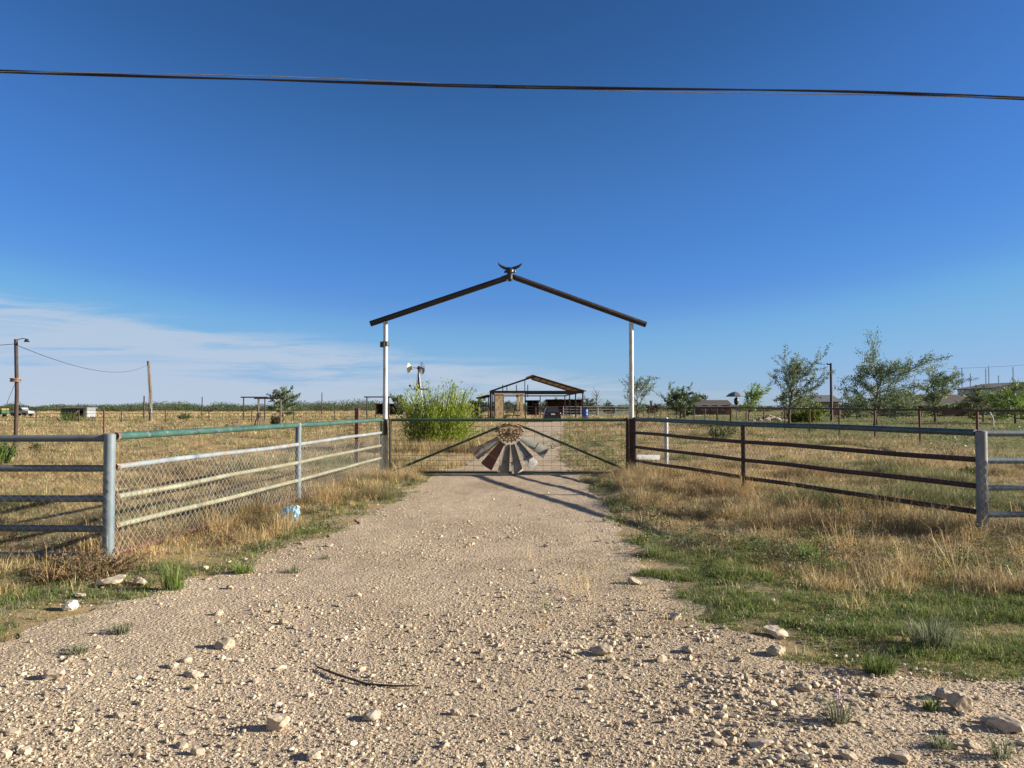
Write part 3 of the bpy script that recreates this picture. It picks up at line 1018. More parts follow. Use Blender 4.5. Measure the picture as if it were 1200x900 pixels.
def vehicle(label, name, px0, px1, d, kind, cat):
    x0, x1 = P(px0, 485, d).x, P(px1, 485, d).x
    L = x1 - x0
    r_ = empty(name, ((x0 + x1) / 2, d, 0), label, cat)
    if kind == 'pickup':
        prof = [(x0, .55), (x0, 1.0), (x0 + L * .38, 1.02), (x0 + L * .42, 1.5), (x0 + L * .62, 1.52), (x0 + L * .74, 1.05), (x0 + L * .97, .95), (x1, .55)]
        MB().plate([(a, d, b) for a, b in prof], 1.7, (0, 1, 0)).build('body', M_shedlight, r_)
        MB().plate([(x0 + L * .44, d - .86, 1.08), (x0 + L * .69, d - .86, 1.08), (x0 + L * .61, d - .86, 1.45), (x0 + L * .45, d - .86, 1.45)], .02, (0, 1, 0)).build('window', M_glass, r_)
        MB().box((x0 + L * .5, d, .5), (L * .92, 1.5, .18)).build('chassis', M_iron, r_)
        MB().box((x1 - .02, d - .6, .8), (.08, .3, .18)).build('headlight', M_plate, r_)
        wheels = (.2, .8)
    else:
        MB().box(((x0 + x1) / 2, d, .85), (L, 1.8, .5)).build('body', M_greensheet, r_)
        MB().box(((x0 + x1) / 2, d, 1.22), (L * .98, 1.75, .26)).build('hood', M_yellow, r_)
        MB().box(((x0 + x1) / 2, d, .55), (L * .8, 1.2, .2)).build('chassis', M_iron, r_)
        wheels = (.2, .75)
    for t in wheels:
        for sy in (-.8, .8):
            MB().lathe((x0 + L * t, d + sy, .36), [(.2, -.1), (.34, -.1), (.36, 0), (.34, .1), (.2, .1)], 14, 'Y').build('wheel', M_tyre, r_, True)


vehicle('pale pickup parked among scrub behind the lamp pole', 'pickup_truck', 14, 37, 128, 'pickup', 'pickup truck')
vehicle('yellow and green machine cut by the left edge of the field', 'farm_machine', -14, 6.5, 120, 'machine', 'farm machine')

# ornamental windmill -------------------------------------------------
WY = 45.0
wb = P(491, 510, WY)
wmill = empty('windmill', (wb.x, WY, 0), 'small ornamental farm windmill with cream tail vane behind the green bush', 'windmill')
ptop = P(490.5, 437, WY); pl = P(490.5, 456, WY)
tower = MB()
cor = []
for sx, sy in ((-1, -1), (1, -1), (1, 1), (-1, 1)):
    a = Vector((wb.x + sx * .42, WY + sy * .42, -.1)); c = Vector((pl.x + sx * .13, WY + sy * .13, pl.z)); e = Vector((ptop.x + sx * .03, WY + sy * .03, ptop.z))
    tower.tube([a, c, e], .03, 6); cor.append((a, c, e))
for i in range(4):
    a, c, e = cor[i]; a2_, c2, e2 = cor[(i + 1) % 4]
    for t in (.35, .7, 1):
        tower.tube([a.lerp(c, t), a2_.lerp(c2, t)], .02, 5)
    tower.tube([a.lerp(c, .35), a2_.lerp(c2, .7)], .014, 5); tower.tube([a.lerp(c, .7), a2_.lerp(c2, 1)], .014, 5)
    tower.tube([c.lerp(e, .4), c2.lerp(e2, .4)], .015, 5)
tower.build('tower', M_mast, wmill, True)
MB().box(pl + Vector((0, 0, .02)), (.5, .5, .05)).box(pl + Vector((0, 0, .22)), (.22, .22, .3)).build('platform', M_wood, wmill)
MB().tube([pl, P(490.8, 429, WY)], .05, 8).build('mast', M_darkbrown, wmill, True)
hub = P(491.6, 431.5, WY)
ax = Vector((.94, -.34, 0)); s_ax = Vector((.34, .94, 0)); up = Vector((0, 0, 1))
wh = MB()
for k in range(14):
    a = 2 * math.pi * k / 14
    e = s_ax * math.cos(a) + up * math.sin(a); tt = -s_ax * math.sin(a) + up * math.cos(a)
    p0 = hub + ax * .16 + e * .09; p1 = hub + ax * .16 + e * .36
    tw = (tt * .8 + ax * .6)
    wh.plate([p0 - tw * .02, p0 + tw * .02, p1 + tw * .075, p1 - tw * .075], .006)
wh_o = wh.build('wheel', M_iron, wmill)
MB().lathe(hub + ax * .16, [(.05, -.06), (.07, 0), (.04, .06)], 10, 'X').build('hub', M_iron, wh_o, True)
MB().box(hub, (.26, .14, .16)).build('gearbox', M_iron, wmill)
v0 = P(481.5, 431, WY)
MB().tube([hub, v0 + Vector((.1, 0, 0))], .02, 6).build('tail_boom', M_iron, wmill, True)
MB().plate([P(a_, b_, WY + (a_ - 484) * .035) for a_, b_ in ((482.5, 429.5), (478.3, 425), (476.8, 431.5), (477.6, 438), (483, 434))], .012).build('tail_vane', M_creamvane, wmill)
MB().tube([pl + Vector((-.1, 0, 0)), P(484, 457, WY), P(480.5, 452.5, WY)], [.03, .028, .02], 6).lathe(P(480.3, 452, WY), [(.06, -.05), (.07, .02), (.03, .06)], 8).build('arm', M_olive, wmill, True)
MB().bar(pl + Vector((.1, 0, 0)), P(501.5, 456.5, WY), .05, .1).lathe(P(502, 456, WY), [(.06, -.06), (.07, .02), (.03, .07)], 8).build('arm', M_pale, wmill)

# ------------------------------------------------------------------ leafy plants


def leaf_mesh(pos, size, col, aspect=.5, rng=RNG, up_bias=0.0, dirs=None):
    """diamond leaves (two triangles each) at pos (N,3)"""
    n = len(pos)
    size = np.broadcast_to(np.asarray(size, float), (n,))
    if dirs is None:
        d = rng.normal(size=(n, 3)); d[:, 2] += up_bias
    else:
        d = dirs + rng.normal(size=(n, 3)) * .35
    d /= np.linalg.norm(d, axis=1)[:, None]
    r = rng.normal(size=(n, 3))
    s = np.cross(d, r); s /= np.linalg.norm(s, axis=1)[:, None] + 1e-9
    L = size[:, None] * .5; W_ = L * aspect
    V = np.stack([pos - d * L, pos + s * W_, pos + d * L, pos - s * W_], 1).reshape(-1, 3)
    q = np.arange(n * 4).reshape(n, 4)
    C = np.repeat(col, 4, axis=0)
    return V, q.ravel(), np.full(n, 4), C


def tints(n, base, var=.25, hue=.12, rng=RNG):
    base = np.asarray(base)
    k = np.clip(1 + rng.normal(size=(n, 1)) * var, .45, 1.8)
    h = 1 + rng.normal(size=(n, 3)) * hue
    return np.clip(base[None, :] * k * h, .005, .9)


def tree(label, px, pyb, pyt, d, width_px, tone, leaves=2600, leaf=.2, seed=1, wind=.15, t0=.3, sparse=1.0, lean=0.0, name='elm_tree', cat='tree', group=None, limb_el=(35, 65), shape=1.0, up=.8):
    rg = np.random.default_rng(seed)
    b = P(px, pyb, d); H = P(px, pyt, d).z
    base = Vector((b.x, d, gzs(b.x, d)))
    sp = width_px * d / FPX / 2
    root = empty(name, base, label, cat, group)
    tubes = []
    tr = max(.05, H * .018)
    trunk = []
    ph = rg.uniform(0, 6)
    for i in range(9):
        t = i / 8
        trunk.append(base + Vector((lean * H * t ** 1.4 + .03 * H * math.sin(t * 3 + ph) * t, 0.02 * H * math.cos(t * 4 + ph) * t, H * .74 * t)))
    trunk[0] = trunk[0] - Vector((0, 0, .15))
    tubes.append((trunk, [tr * (1.25 - 1.1 * i / 8) if i else tr * 1.5 for i in range(9)], 8))
    pts = []; drs = []
    def sample(t):
        f = t * 8; i = min(7, int(f)); return trunk[i].lerp(trunk[i + 1], f - i)
    nl = int(20 * sparse ** .3)
    for k in range(nl):
        t = t0 + (.97 - t0) * (k + rg.uniform(0, .6)) / nl
        az = k * 2.4 + rg.uniform(-.4, .4)
        el = R(rg.uniform(*limb_el) + 26 * (t - .5))
        prof = (math.sin(math.pi * min(1, max(.02, (t - t0) / (1 - t0) * .82 + .17)))) ** .7 * shape + (1 - shape)
        prof = max(.5, prof)
        Ln = sp * (.65 + .5 * rg.random()) * prof / max(.5, math.cos(el))
        dv = Vector((math.cos(az) * math.cos(el), math.sin(az) * math.cos(el), math.sin(el)))
        p0 = sample(t)
        lim = [p0]
        for i in range(1, 6):
            u = i / 5
            lim.append(p0 + dv * Ln * u + Vector((wind * Ln * u * u, 0, -.10 * Ln * u * u)) + Vector(rg.normal(size=3) * .03 * Ln))
        tubes.append((lim, [max(.012, tr * .5 * (1 - .85 * i / 5) * (1.1 - t * .5)) for i in range(6)], 5))
        nb = 9
        for j in range(nb):
            u = .25 + .75 * j / (nb - 1)
            f = u * 5; i = min(4, int(f)); q0 = lim[i].lerp(lim[i + 1], f - i)
            dv2 = (dv * .7 + Vector(rg.normal(size=3) * .6) + Vector((wind, 0, .25 * up))).normalized()
            L2 = Ln * (.22 + .28 * rg.random()) * (1.1 - .4 * u)
            q1 = q0 + dv2 * L2
            tubes.append(([q0, q0.lerp(q1, .5) + Vector(rg.normal(size=3) * .04 * L2), q1], [.018 * H / 6, .012 * H / 6, .006 * H / 6], 4))
            m = 14
            for u2 in np.linspace(.1, 1.05, m):
                pts.append(q0 + dv2 * L2 * u2); drs.append(dv2)
        for u in np.linspace(.35, 1, 8):
            f = u * 5; i = min(4, int(f)); pts.append(lim[i].lerp(lim[i + 1], f - i)); drs.append(dv)
    pts = np.array(pts); drs = np.array(drs)
    fz_ = (H - .1) / (np.percentile(pts[:, 2], 99.3) - base.z)
    xc = np.median(pts[:, 0]) * .5 + base.x * .5
    fx_ = min(1.8, max(.55, sp / np.percentile(np.abs(pts[:, 0] - xc), 97)))
    def fit(p):
        return Vector((base.x + (p[0] - base.x) * fx_, base.y + (p[1] - base.y) * fx_, base.z + (p[2] - base.z) * (fz_ if p[2] > base.z else 1)))
    mb = MB()
    for pl_, rs_, n_ in tubes:
        mb.tube([fit(p) for p in pl_], rs_, n_, n_ == 8)
    mb.build('trunk', M_bark, root, True)
    pts = np.array([fit(p) for p in pts])
    leaves = int(leaves * 2.7); leaf = leaf * .60
    sel = rg.integers(0, len(pts), leaves)
    pos = pts[sel] + rg.normal(size=(leaves, 3)) * (.035 * sp + .03) * np.array([1, 1, .8])
    # clumps of lighter and darker leaf stock
    cl = vn(pos[:, 0] * .9 + seed, pos[:, 2] * .9)
    col = tints(leaves, np.array(tone) * np.array([2.1, 2.0, 2.25]), .25, .1, rg) * (1 + .3 * cl[:, None])
    V, l, tt, C = leaf_mesh(pos, leaf * rg.uniform(.6, 1.4, leaves), np.clip(col, .006, .8), .55, rg, dirs=drs[sel] + np.array([wind, 0, .0]))
    link_mesh('crown', V, l, M_leaf, root, totals=tt, col=C)
    return root


def shrub(name, label, x, y, w_, h, tone, n_shoots, per, leaf, seed, cat='bush', upright=.8, group=None, stemmat=None, aspect=.38, ragged=.4):
    """many shoots fanning from the base, with narrow leaves along each"""
    rg = np.random.default_rng(seed)
    base = Vector((x, y, gzs(x, y)))
    root = empty(name, base, label, cat, group)
    mb = MB(); P_ = []; D_ = []
    for k in range(n_shoots):
        a = rg.uniform(0, 2 * math.pi); rr = math.sqrt(rg.random()) * w_ * .34
        p0 = base + Vector((math.cos(a) * rr, math.sin(a) * rr * .8, 0))
        out = Vector((math.cos(a), math.sin(a), 0)) * (rr / (w_ * .34)) * w_ * .26 + Vector(rg.normal(size=3) * .08 * w_)
        hh = h * (rg.uniform(ragged, 1.0) if k % 9 else 1.12) * (1 - .22 * (rr / (w_ * .34)) ** 2)
        p2 = p0 + out + Vector((0, 0, hh)); p2.z = base.z + hh
        p1 = p0.lerp(p2, .5) + Vector((0, 0, hh * .08)) - out * .12
        if k % 2 == 0 or n_shoots < 60:
            mb.tube([p0, p1, p2], [.012 * h, .008 * h, .003 * h], 4, False)
        for u in np.sort(rg.random(per)) ** .7:
            q = p0.lerp(p1, u * 2) if u < .5 else p1.lerp(p2, u * 2 - 1)
            P_.append(q + Vector(rg.normal(size=3) * .035 * h)); D_.append((p2 - p0).normalized() * upright + Vector((0, 0, .2)))
    mb.build('stem', stemmat or M_stem, root, True)
    pos = np.array(P_); dr = np.array(D_)
    col = tints(len(pos), tone, .2, .08, rg) * (1 + .25 * vn(pos[:, 0] * 2.5, pos[:, 2] * 2.0)[:, None])
    pos[:, 2] = np.maximum(pos[:, 2], base.z + .01)
    V, l, tt, C = leaf_mesh(pos, leaf * rg.uniform(.6, 1.4, len(pos)), np.clip(col, .006, .8), aspect, rg, dirs=dr)
    link_mesh('foliage', V, l, M_leaf, root, totals=tt, col=C)
    return root


# the big lime green bush behind the gate
bx = P(512, 526, 29).x
shrub('willow_bush', 'big bright lime green bush behind the gate on the left of the drive', bx, 29.5, 2.5, 2.4, (.255, .325, .042), 420, 66, .095, 4, 'bush', 1.5, aspect=.24, ragged=.22)

# trees on the right and around ------------------------------------------
ELM = (.085, .115, .04)
tree('sparse young tree just right of the right arch post', 746, 492, 440, 92, 36, (.095, .125, .06), 1300, .25, 11, .1, .2, .8)
tree('round dense dark tree beyond the rusty fence, right of the arch', 797, 492, 450, 84, 40, (.05, .075, .028), 2600, .26, 12, .05, .2, 1.2, shape=.85)
tree('scraggly light green tree beside the grey umbrella', 877, 497, 448, 78, 36, (.10, .15, .035), 1000, .24, 13, .35, .35, .6, lean=.12)
tree('tall windblown tree with bluish dark foliage left of the utility pole', 925, 498, 411, 68, 64, (.075, .10, .045), 3200, .22, 14, .3, .2, 1.2, lean=.06)
tree('largest windblown tree, right of the utility pole', 1026, 501, 398, 62, 116, (.07, .10, .045), 5400, .21, 15, .3, .2, 1.6, lean=.06, limb_el=(18, 55))
tree('windblown tree in front of the long brown roofed house', 1096, 493, 429, 84, 52, (.085, .12, .045), 2600, .25, 16, .3, .22, 1.0, lean=.05)
tree('broad green tree cut by the right edge', 1190, 500, 438, 72, 80, (.09, .14, .03), 3600, .24, 17, .2, .2, 1.2, limb_el=(15, 55))
tree('bushy reddish green tree before the pale gabled house', 1152, 495, 451, 80, 50, (.07, .085, .03), 2300, .25, 18, .1, .12, 1.2, limb_el=(15, 55))
tree('rounded tree behind the gateway frames in the left field', 331, 489, 453.5, 118, 32, (.07, .10, .045), 2400, .34, 19, .1, .15, 1.2, limb_el=(15, 55), shape=.7)
tree('small round tree between white arch post and windmill', 467, 487, 462, 140, 18, (.06, .085, .045), 1100, .42, 20, .05, .15, 1, limb_el=(15, 55), shape=.7)
for k, (px, pyt, d, wpx, tone, lab) in enumerate([
        (689, 467, 160, 22, (.05, .065, .03), 'dark round tree right of the barn, left of the dead tree'),
        (672, 466, 175, 30, (.045, .06, .03), 'dark tree seen through the right end of the barn'),
        (645, 467, 175, 30, (.045, .06, .03), 'dark tree seen through the middle of the barn'),
        (714, 470, 165, 16, (.05, .06, .03), 'small dark tree between dead tree and right arch post'),
        (765, 470, 190, 16, (.07, .06, .045), 'small brownish far tree right of the sparse young tree'),
        (822, 462, 185, 14, (.06, .075, .04), 'small far tree above the low brown roofed house'),
        (1004, 459, 105, 44, (.035, .055, .022), 'dark dense low tree behind the largest windblown tree'),
        (1062, 458, 118, 52, (.075, .11, .03), 'mid green low tree left of the long brown roofed house'),
        (947, 462, 110, 48, (.06, .095, .03), 'low green tree behind the tall windblown tree'),
        (1135, 463, 112, 30, (.05, .06, .028), 'dark bushy tree at the end of the long brown roof'),
        (562, 466, 150, 16, (.04, .055, .03), 'small dark tree left of the barn lean-to'),
        (590, 468, 190, 30, (.05, .06, .035), 'dark tree seen through the left end of the barn')]):
    tree(lab, px, 484, pyt, d, wpx, tone, 1500, .36 if d > 130 else .3, 40 + k, .05, .1, 1.2, limb_el=(5, 50), shape=.6, name='shade_tree')
shrub('yellow_shrub', 'yellow green shrub at the foot of the tall windblown tree', P(943, 490, 80).x, 80, 4.0, 2.0, (.15, .19, .03), 90, 26, .3, 5)
# dead tree
def dead_tree():
    d = 135; b_ = P(699, 484, d)
    rg = np.random.default_rng(9)
    r_ = empty('dead_tree', (b_.x, d, 0), 'bare leafless tree right of the barn', 'tree')
    mb = MB(); mb.tube([(b_.x, d, -.2), (b_.x + .05, d, 2.0), (b_.x - .05, d, 4.4)], [.16, .12, .03], 6)
    mb.build('trunk', M_wood, r_, True)
    mb = MB()
    for k in range(14):
        z = 1.4 + 2.6 * k / 13; a = k * 2.2
        e = Vector((b_.x + math.cos(a) * (1.5 - z * .2), d + math.sin(a), z + .9 + .4 * rg.random()))
        mb.tube([(b_.x, d, z), Vector((b_.x, d, z)).lerp(e, .5) + Vector((0, 0, -.1)), e], [.06, .045, .02], 4, False)
    mb.build('branches', M_wood, r_, True)


dead_tree()

# ------------------------------------------------------------------ barn and yard
BD = 100.0


def barn():
    x0, x1 = P(575, 470, BD).x, P(683, 470, BD).x
    ze = P(600, 459.5, BD).z; zr = P(626, 441, BD).z
    xr = P(626.5, 470, BD).x
    dep = 34.0; bays = (0, 11.5, 23, 34)
    r_ = empty('open_barn', ((x0 + x1) / 2, BD, 0), 'open sided steel framed gable barn at the end of the drive', 'barn')
    for i, o_ in enumerate(bays):
        y = BD + o_
        for x in (x0, x1):
            MB().box((x, y, ze / 2 - .1), (.17 if x == x1 or i else .28, .18, ze + .2)).build('post', M_barnsteel, r_)
        if i in (0, 1, 3):
            MB().bar((x0 - .15, y, ze), (x1 + .15, y, ze), .2, .36 if i == 0 else .2).build('tie_beam', M_barnsteel, r_)
        if i == 0:
            MB().bar((x0, y + .01, ze + .12), (xr, y + .01, zr), .14, .22).build('rafter', M_barnsteel, r_)
        if i < 2:
            MB().bar((x1, y + .01, ze + .10), (xr, y + .01, zr - .01), .12, .16).build('rafter', M_barnsteel, r_)
        if i == 0:
            for px in (594, 615):
                x = P(px, 470, BD).x
                MB().box((x, y + .03, (ze + ze + (zr - ze) * (x - x0) / (xr - x0)) / 2), (.1, .1, (zr - ze) * (x - x0) / (xr - x0) - .05)).build('strut', M_barnsteel, r_)
        if i == 2:
            for x in (x0 + 1.3, x0 + 3.5, x0 + 5.3):
                MB().box((x, y, (ze + zr) / 2 - .4), (.14, .14, 2)).build('strut', M_barnsteel, r_)
    for px, y in ((615.5, BD + .05), (633, BD + 22), (590, BD + 33.9)):
        x = P(px, 470, y).x
        MB().box((x, y, ze / 2), (.15, .15, ze - .12)).build('post', M_barnsteel, r_)
    MB().bar((x0 - .05, BD, ze + .05), (x0 - .05, BD + dep, ze + .05), .16, .2).build('eave_beam', M_barnsteel, r_)
    MB().bar((x1 + .05, BD, ze + .05), (x1 + .05, BD + dep, ze + .05), .16, .2).build('eave_beam', M_barnsteel, r_)
    MB().bar((xr, BD, zr), (xr, BD + 12, zr), .2, .2).build('ridge_beam', M_barnsteel, r_)
    # sheeted right slope over the first two bays
    a, b = Vector((xr - .3, BD - .35, zr + .2)), Vector((x1 + .5, BD - .35, ze + .14))
    ln = Vector((0, 13.5, 0))
    sh = MB(); n_ = 60
    up_ = (b - a).cross(ln).normalized()
    if up_.z < 0: up_ = -up_
    sh.plate([a, b, b + ln, a + ln], .04, up_)
    roof = sh.build('roof', M_barnroof, r_)
    pu = MB()
    for k in range(8):
        p_ = a.lerp(b, (k + .5) / 8) - up_ * .09
        pu.bar(p_ + Vector((0, .3, 0)), p_ + ln * .985, .07, .08, up_)
    pu.build('purlins', M_barnsteel, roof)
    # short strip of sheet left of the ridge
    a2_, b2_ = Vector((xr - .32, BD - .35, zr + .18)), Vector((xr - 1.1, BD - .35, zr - .12))
    MB().plate([a2_, a2_ + ln * .8, b2_ + ln * .8, b2_], .04).build('ridge_sheet', M_barnroof, r_)


def stall():
    d = BD - .9
    x0, x1 = P(580, 470, d).x, P(614, 470, d).x
    zt = P(600, 462.5, d).z
    r_ = empty('stall_frame', ((x0 + x1) / 2, d, 0), 'tan panelled stall front inside the left end of the barn', 'stall')
    wx = P(589.5, 470, d).x - x0
    MB().box((x0 + wx / 2, d, zt / 2), (wx, .12, zt)).build('panel', M_tan, r_)
    MB().box((x1 - .3, d, zt / 2), (.42, .12, zt)).box((x1 - .72, d + .3, zt / 2), (.3, .12, zt)).build('panel', M_tan, r_)
    MB().bar((x0 - .1, d - .03, zt + .1), (x1 + .1, d - .03, zt + .1), .25, .2).build('header', M_barnroof, r_)
    r_.rotation_euler = (0, 0, R(9))
    MB().bar((x0 + wx, d + .1, .5), (x1 - .5, d + .1, .5), .06, .12).bar((x0 + wx, d + .1, 1.2), (x1 - .5, d + .1, 1.2), .06, .12).bar((x0 + wx + 1.2, d + .2, .1), (x1 - .9, d + .2, 2.0), .06, .1).build('gate', M_redwood, r_)


def leanto():
    d = 106
    x0, x1 = P(561, 470, d).x, P(572.5, 470, d).x
    r_ = empty('lean_to', ((x0 + x1) / 2, d, 0), 'low dark lean-to frame on the left side of the barn', 'lean-to')
    z0, z1 = P(561, 467, d).z, P(572, 463.5, d).z
    for x, z in ((x0, z0), (x1, z1)):
        for y in (d, d + 8):
            MB().box((x, y, z / 2), (.14, .14, z)).build('post', M_barnsteel, r_)
    for y in (d, d + 8):
        MB().bar((x0 - .3, y, z0), (x1, y, z1), .12, .18).build('rafter', M_barnsteel, r_)
    MB().plate([(x0 - .4, d - .2, z0 + .12), (x1, d - .2, z1 + .13), (x1, d + 8.2, z1 + .13), (x0 - .4, d + 8.2, z0 + .12)], .04).build('roof', M_barnsteel, r_)
    MB().bar((x0 - .5, d, 1.75), (x1, d, 1.75), .08, .14).build('rail', M_barnsteel, r_)


def long_shed(label, px0, px1, pyt, d, wall, roof, dep=5):
    x0, x1 = P(px0, 470, d).x, P(px1, 470, d).x; zt = P(px0, pyt, d).z
    r_ = empty('yard_shed', ((x0 + x1) / 2, d, 0), label, 'shed')
    wx = x1 - x0
    MB().box(((x0 + x1) / 2, d + dep, zt / 2 - .1), (wx, .15, zt)).box((x0 + .1, d + dep / 2, zt / 2 - .1), (.12, dep - .2, zt)).box((x1 - .1, d + dep / 2, zt / 2 - .1), (.12, dep - .2, zt)).build('wall', wall, r_)
    n_ = max(2, int(wx / 3))
    for k in range(n_ + 1):
        MB().box((x0 + wx * k / n_, d, zt / 2 - .1), (.14, .14, zt)).build('post', M_barnsteel, r_)
    MB().plate([(x0 - .3, d - .4, zt + .05), (x1 + .3, d - .4, zt + .05), (x1 + .3, d + dep + .3, zt - .3), (x0 - .3, d + dep + .3, zt - .3)], .08).build('roof', roof, r_)


barn(); stall(); leanto()
long_shed('small dark shed left of the lean-to', 552, 561, 470.5, 116, M_shedwall, M_barnsteel)
long_shed('long low dark shed seen through the right half of the barn', 641, 682, 468.5, 150, M_brickwall, M_barnsteel)
long_shed('low dark shed seen under the roof left of the parked car', 618, 631, 469.5, 152, M_shedwall, M_brownroof)
long_shed('low pale roofed shed on the horizon left of the white arch post', 441, 472, 473.5, 150, M_brickwall, M_fencerust, 4)
far_fence('corral_fence', 'dark pipe corral fence in front of the barn posts', [(P(556, 480, 97).x, 97), (P(572, 480, 97).x, 97.5)], 1.5, 2.2, (1.45, 1.0, .55), M_barnsteel, .05, .035, 21)
far_fence('corral_fence', 'rusty corral fence standing inside the barn behind the car', [(P(616, 480, 118).x, 118), (P(640, 480, 118).x, 118), (P(664, 480, 118).x, 118)], 1.7, 2.0, (1.65, 1.2, .8, .4), M_fencerust, .06, .04, 22)
far_fence('corral_fence', 'pale grey corral rails right of the barn', [(P(660, 480, 128).x, 128), (P(742, 480, 128).x, 128)], 1.7, 2.6, (1.65, 1.2, .75, .35), M_mast, .06, .05, 23)
far_fence('paddock_fence', 'long rust red pipe fence receding along the right paddock', [(18.06, 21.4), (18.06, 114), (P(690, 480, 116).x, 116)], 1.5, 4.2, (1.48, ), M_fencerust, .055, .045, 24)


def blue_barrel():
    d = 100; b_ = P(686, 487, d)
    r_ = empty('blue_barrel', (b_.x, d, 0), 'blue plastic barrel standing at the right corner of the barn', 'barrel')
    z = .35
    MB().lathe((b_.x, d, z), [(.30, 0), (.32, .03), (.325, .2), (.34, .25), (.34, .28), (.325, .32), (.325, .6), (.34, .64), (.34, .68), (.325, .72), (.31, .92), (.28, .95)], 20).build('body', M_blue, r_, True)
    MB().lathe((b_.x, d, z + .952), [(.28, 0), (.3, .01), (.3, .04), (.26, .045)], 20).build('lid', M_blue, r_, True)
    MB().box((b_.x, d, .17), (.7, .7, .34)).build('plinth', M_wood, r_)


blue_barrel()


def car():
    y0 = 82.0; cx = P(648, 480, y0).x
    r_ = empty('parked_car', (cx, y0, 0), 'black car parked on the drive in front of the barn, seen from behind', 'car')
    hw = .93
    st = [(0.0, .80, .48, .86), (.12, .90, .32, 1.0), (.6, hw, .28, 1.05), (1.4, hw, .28, 1.0), (2.9, hw, .28, .98), (3.4, hw, .28, .95), (4.2, .9, .30, .86), (4.55, .78, .42, .72)]
    mb = MB(); vs = []; fs = []
    sec = lambda w_, zb, zt: [(-w_ * .93, zb), (-w_, zb + .2), (-w_, zb + (zt - zb) * .7), (-w_ * .92, zt), (w_ * .92, zt), (w_, zb + (zt - zb) * .7), (w_, zb + .2), (w_ * .93, zb)]
    for (y, w_, zb, zt) in st:
        vs += [(cx + a, y0 + y, b_) for a, b_ in sec(w_, zb, zt)]
    for i in range(len(st) - 1):
        for k in range(8):
            k2 = (k + 1) % 8
            fs.append((i * 8 + k, i * 8 + k2, (i + 1) * 8 + k2, (i + 1) * 8 + k))
    fs.append(tuple(range(8))[::-1]); fs.append(tuple(range(56, 64)))
    mb.add(vs, fs)
    body = mb.build('body', M_carpaint, r_, True)
    # cabin
    b0 = [(-.84, .2, .99), (.84, .2, .99), (.84, 3.2, .97), (-.84, 3.2, .97)]
    t0_ = [(-.62, .62, 1.58), (.62, .62, 1.58), (.62, 2.2, 1.6), (-.62, 2.2, 1.6)]
    mb = MB()
    mb.add([(cx + a, y0 + b_, c) for a, b_, c in b0 + t0_], [(0, 3, 2, 1), (4, 5, 6, 7), (0, 1, 5, 4), (1, 2, 6, 5), (2, 3, 7, 6), (3, 0, 4, 7)])
    mb.build('cabin', M_carpaint, r_)
    def quad(i, j, k, l, ins, nm):
        q_ = [Vector((cx + v[0], y0 + v[1], v[2])) for v in (i, j, k, l)]
        c_ = sum(q_, Vector()) / 4
        MB().plate([c_ + (v - c_) * ins for v in q_], .03).build(nm, M_glass, r_)
    quad(b0[0], b0[1], t0_[1], t0_[0], .84, 'rear_window')
    quad(b0[1], b0[2], t0_[2], t0_[1], .82, 'side_window')
    quad(b0[2], b0[3], t0_[3], t0_[2], .84, 'windscreen')
    quad(b0[3], b0[0], t0_[0], t0_[3], .82, 'side_window')
    for sx in (-1, 1):
        MB().box((cx + sx * .68, y0 + .03, .86), (.3, .12, .16)).build('tail_light', M_redlens, r_)
        for yy in (.85, 3.6):
            wh_ = MB().lathe((cx + sx * .82, y0 + yy, .33), [(.2, -.1), (.32, -.11), (.34, 0), (.32, .11), (.2, .1)], 16, 'X').build('wheel', M_tyre, r_, True)
            MB().lathe((cx + sx * .93, y0 + yy, .33), [(.19, -.02), (.17, .01), (.05, .012)], 12, 'X').build('rim', M_mast, wh_, True)
        MB().box((cx + sx * 1.02, y0 + 2.6, 1.05), (.18, .1, .14)).build('mirror', M_carpaint, r_)
    MB().box((cx, y0 - .02, .84), (.42, .06, .15)).build('licence_plate', M_plate, r_)
    MB().box((cx, y0 - .02, .50), (1.66, .16, .24)).build('bumper', M_iron, r_)


car()


def house(label, name, px0, px1, d, dep, pye, pyr, wall, roof, wins=3, gable=False, door=True):
    x0, x1 = P(px0, 470, d).x, P(px1, 470, d).x
    ze, zr = P(600, pye, d).z, P(600, pyr, d).z
    cx, wx = (x0 + x1) / 2, x1 - x0
    r_ = empty(name, (cx, d, 0), label, 'house')
    if gable:
        prof = [(x0, 0), (x1, 0), (x1, ze), (cx, zr), (x0, ze)]
        MB().plate([(a, d + dep / 2, b_) for a, b_ in prof], dep, (0, 1, 0)).build('wall', wall, r_)
        for sx in (-1, 1):
            e = Vector((cx + sx * (wx / 2 + .5), d - .5, ze - (zr - ze) * .5 / (wx / 2) + .12)); rd = Vector((cx, d - .5, zr + .12)); ln = Vector((0, dep + 1, 0))
            MB().plate([rd, e, e + ln, rd + ln], .16).build('roof', roof, r_)
    else:
        prof = [(d, 0), (d + dep, 0), (d + dep, ze), (d + dep / 2, zr - .1), (d, ze)]
        MB().plate([(cx, a, b_) for a, b_ in prof], wx, (1, 0, 0)).build('wall', wall, r_)
        for s0_, s1_ in (((d - .6, ze - .12), (d + dep / 2, zr)), ((d + dep + .6, ze - .12), (d + dep / 2, zr))):
            MB().plate([(x0 - .5, *s0_), (x1 + .5, *s0_), (x1 + .5, *s1_), (x0 - .5, *s1_)], .16).build('roof', roof, r_)
    for k in range(wins):
        x = x0 + wx * (k + .7) / (wins + .4)
        f_ = MB().box((x, d - .02, 1.55), (1.4, .08, 1.2)).build('window', M_trim, r_)
        MB().box((x, d - .06, 1.55), (1.2, .06, 1.0)).build('pane', M_glass, f_)
    if door:
        MB().box((x1 - wx * .12, d - .03, 1.05), (1.0, .08, 2.1)).build('door', M_browns, r_)


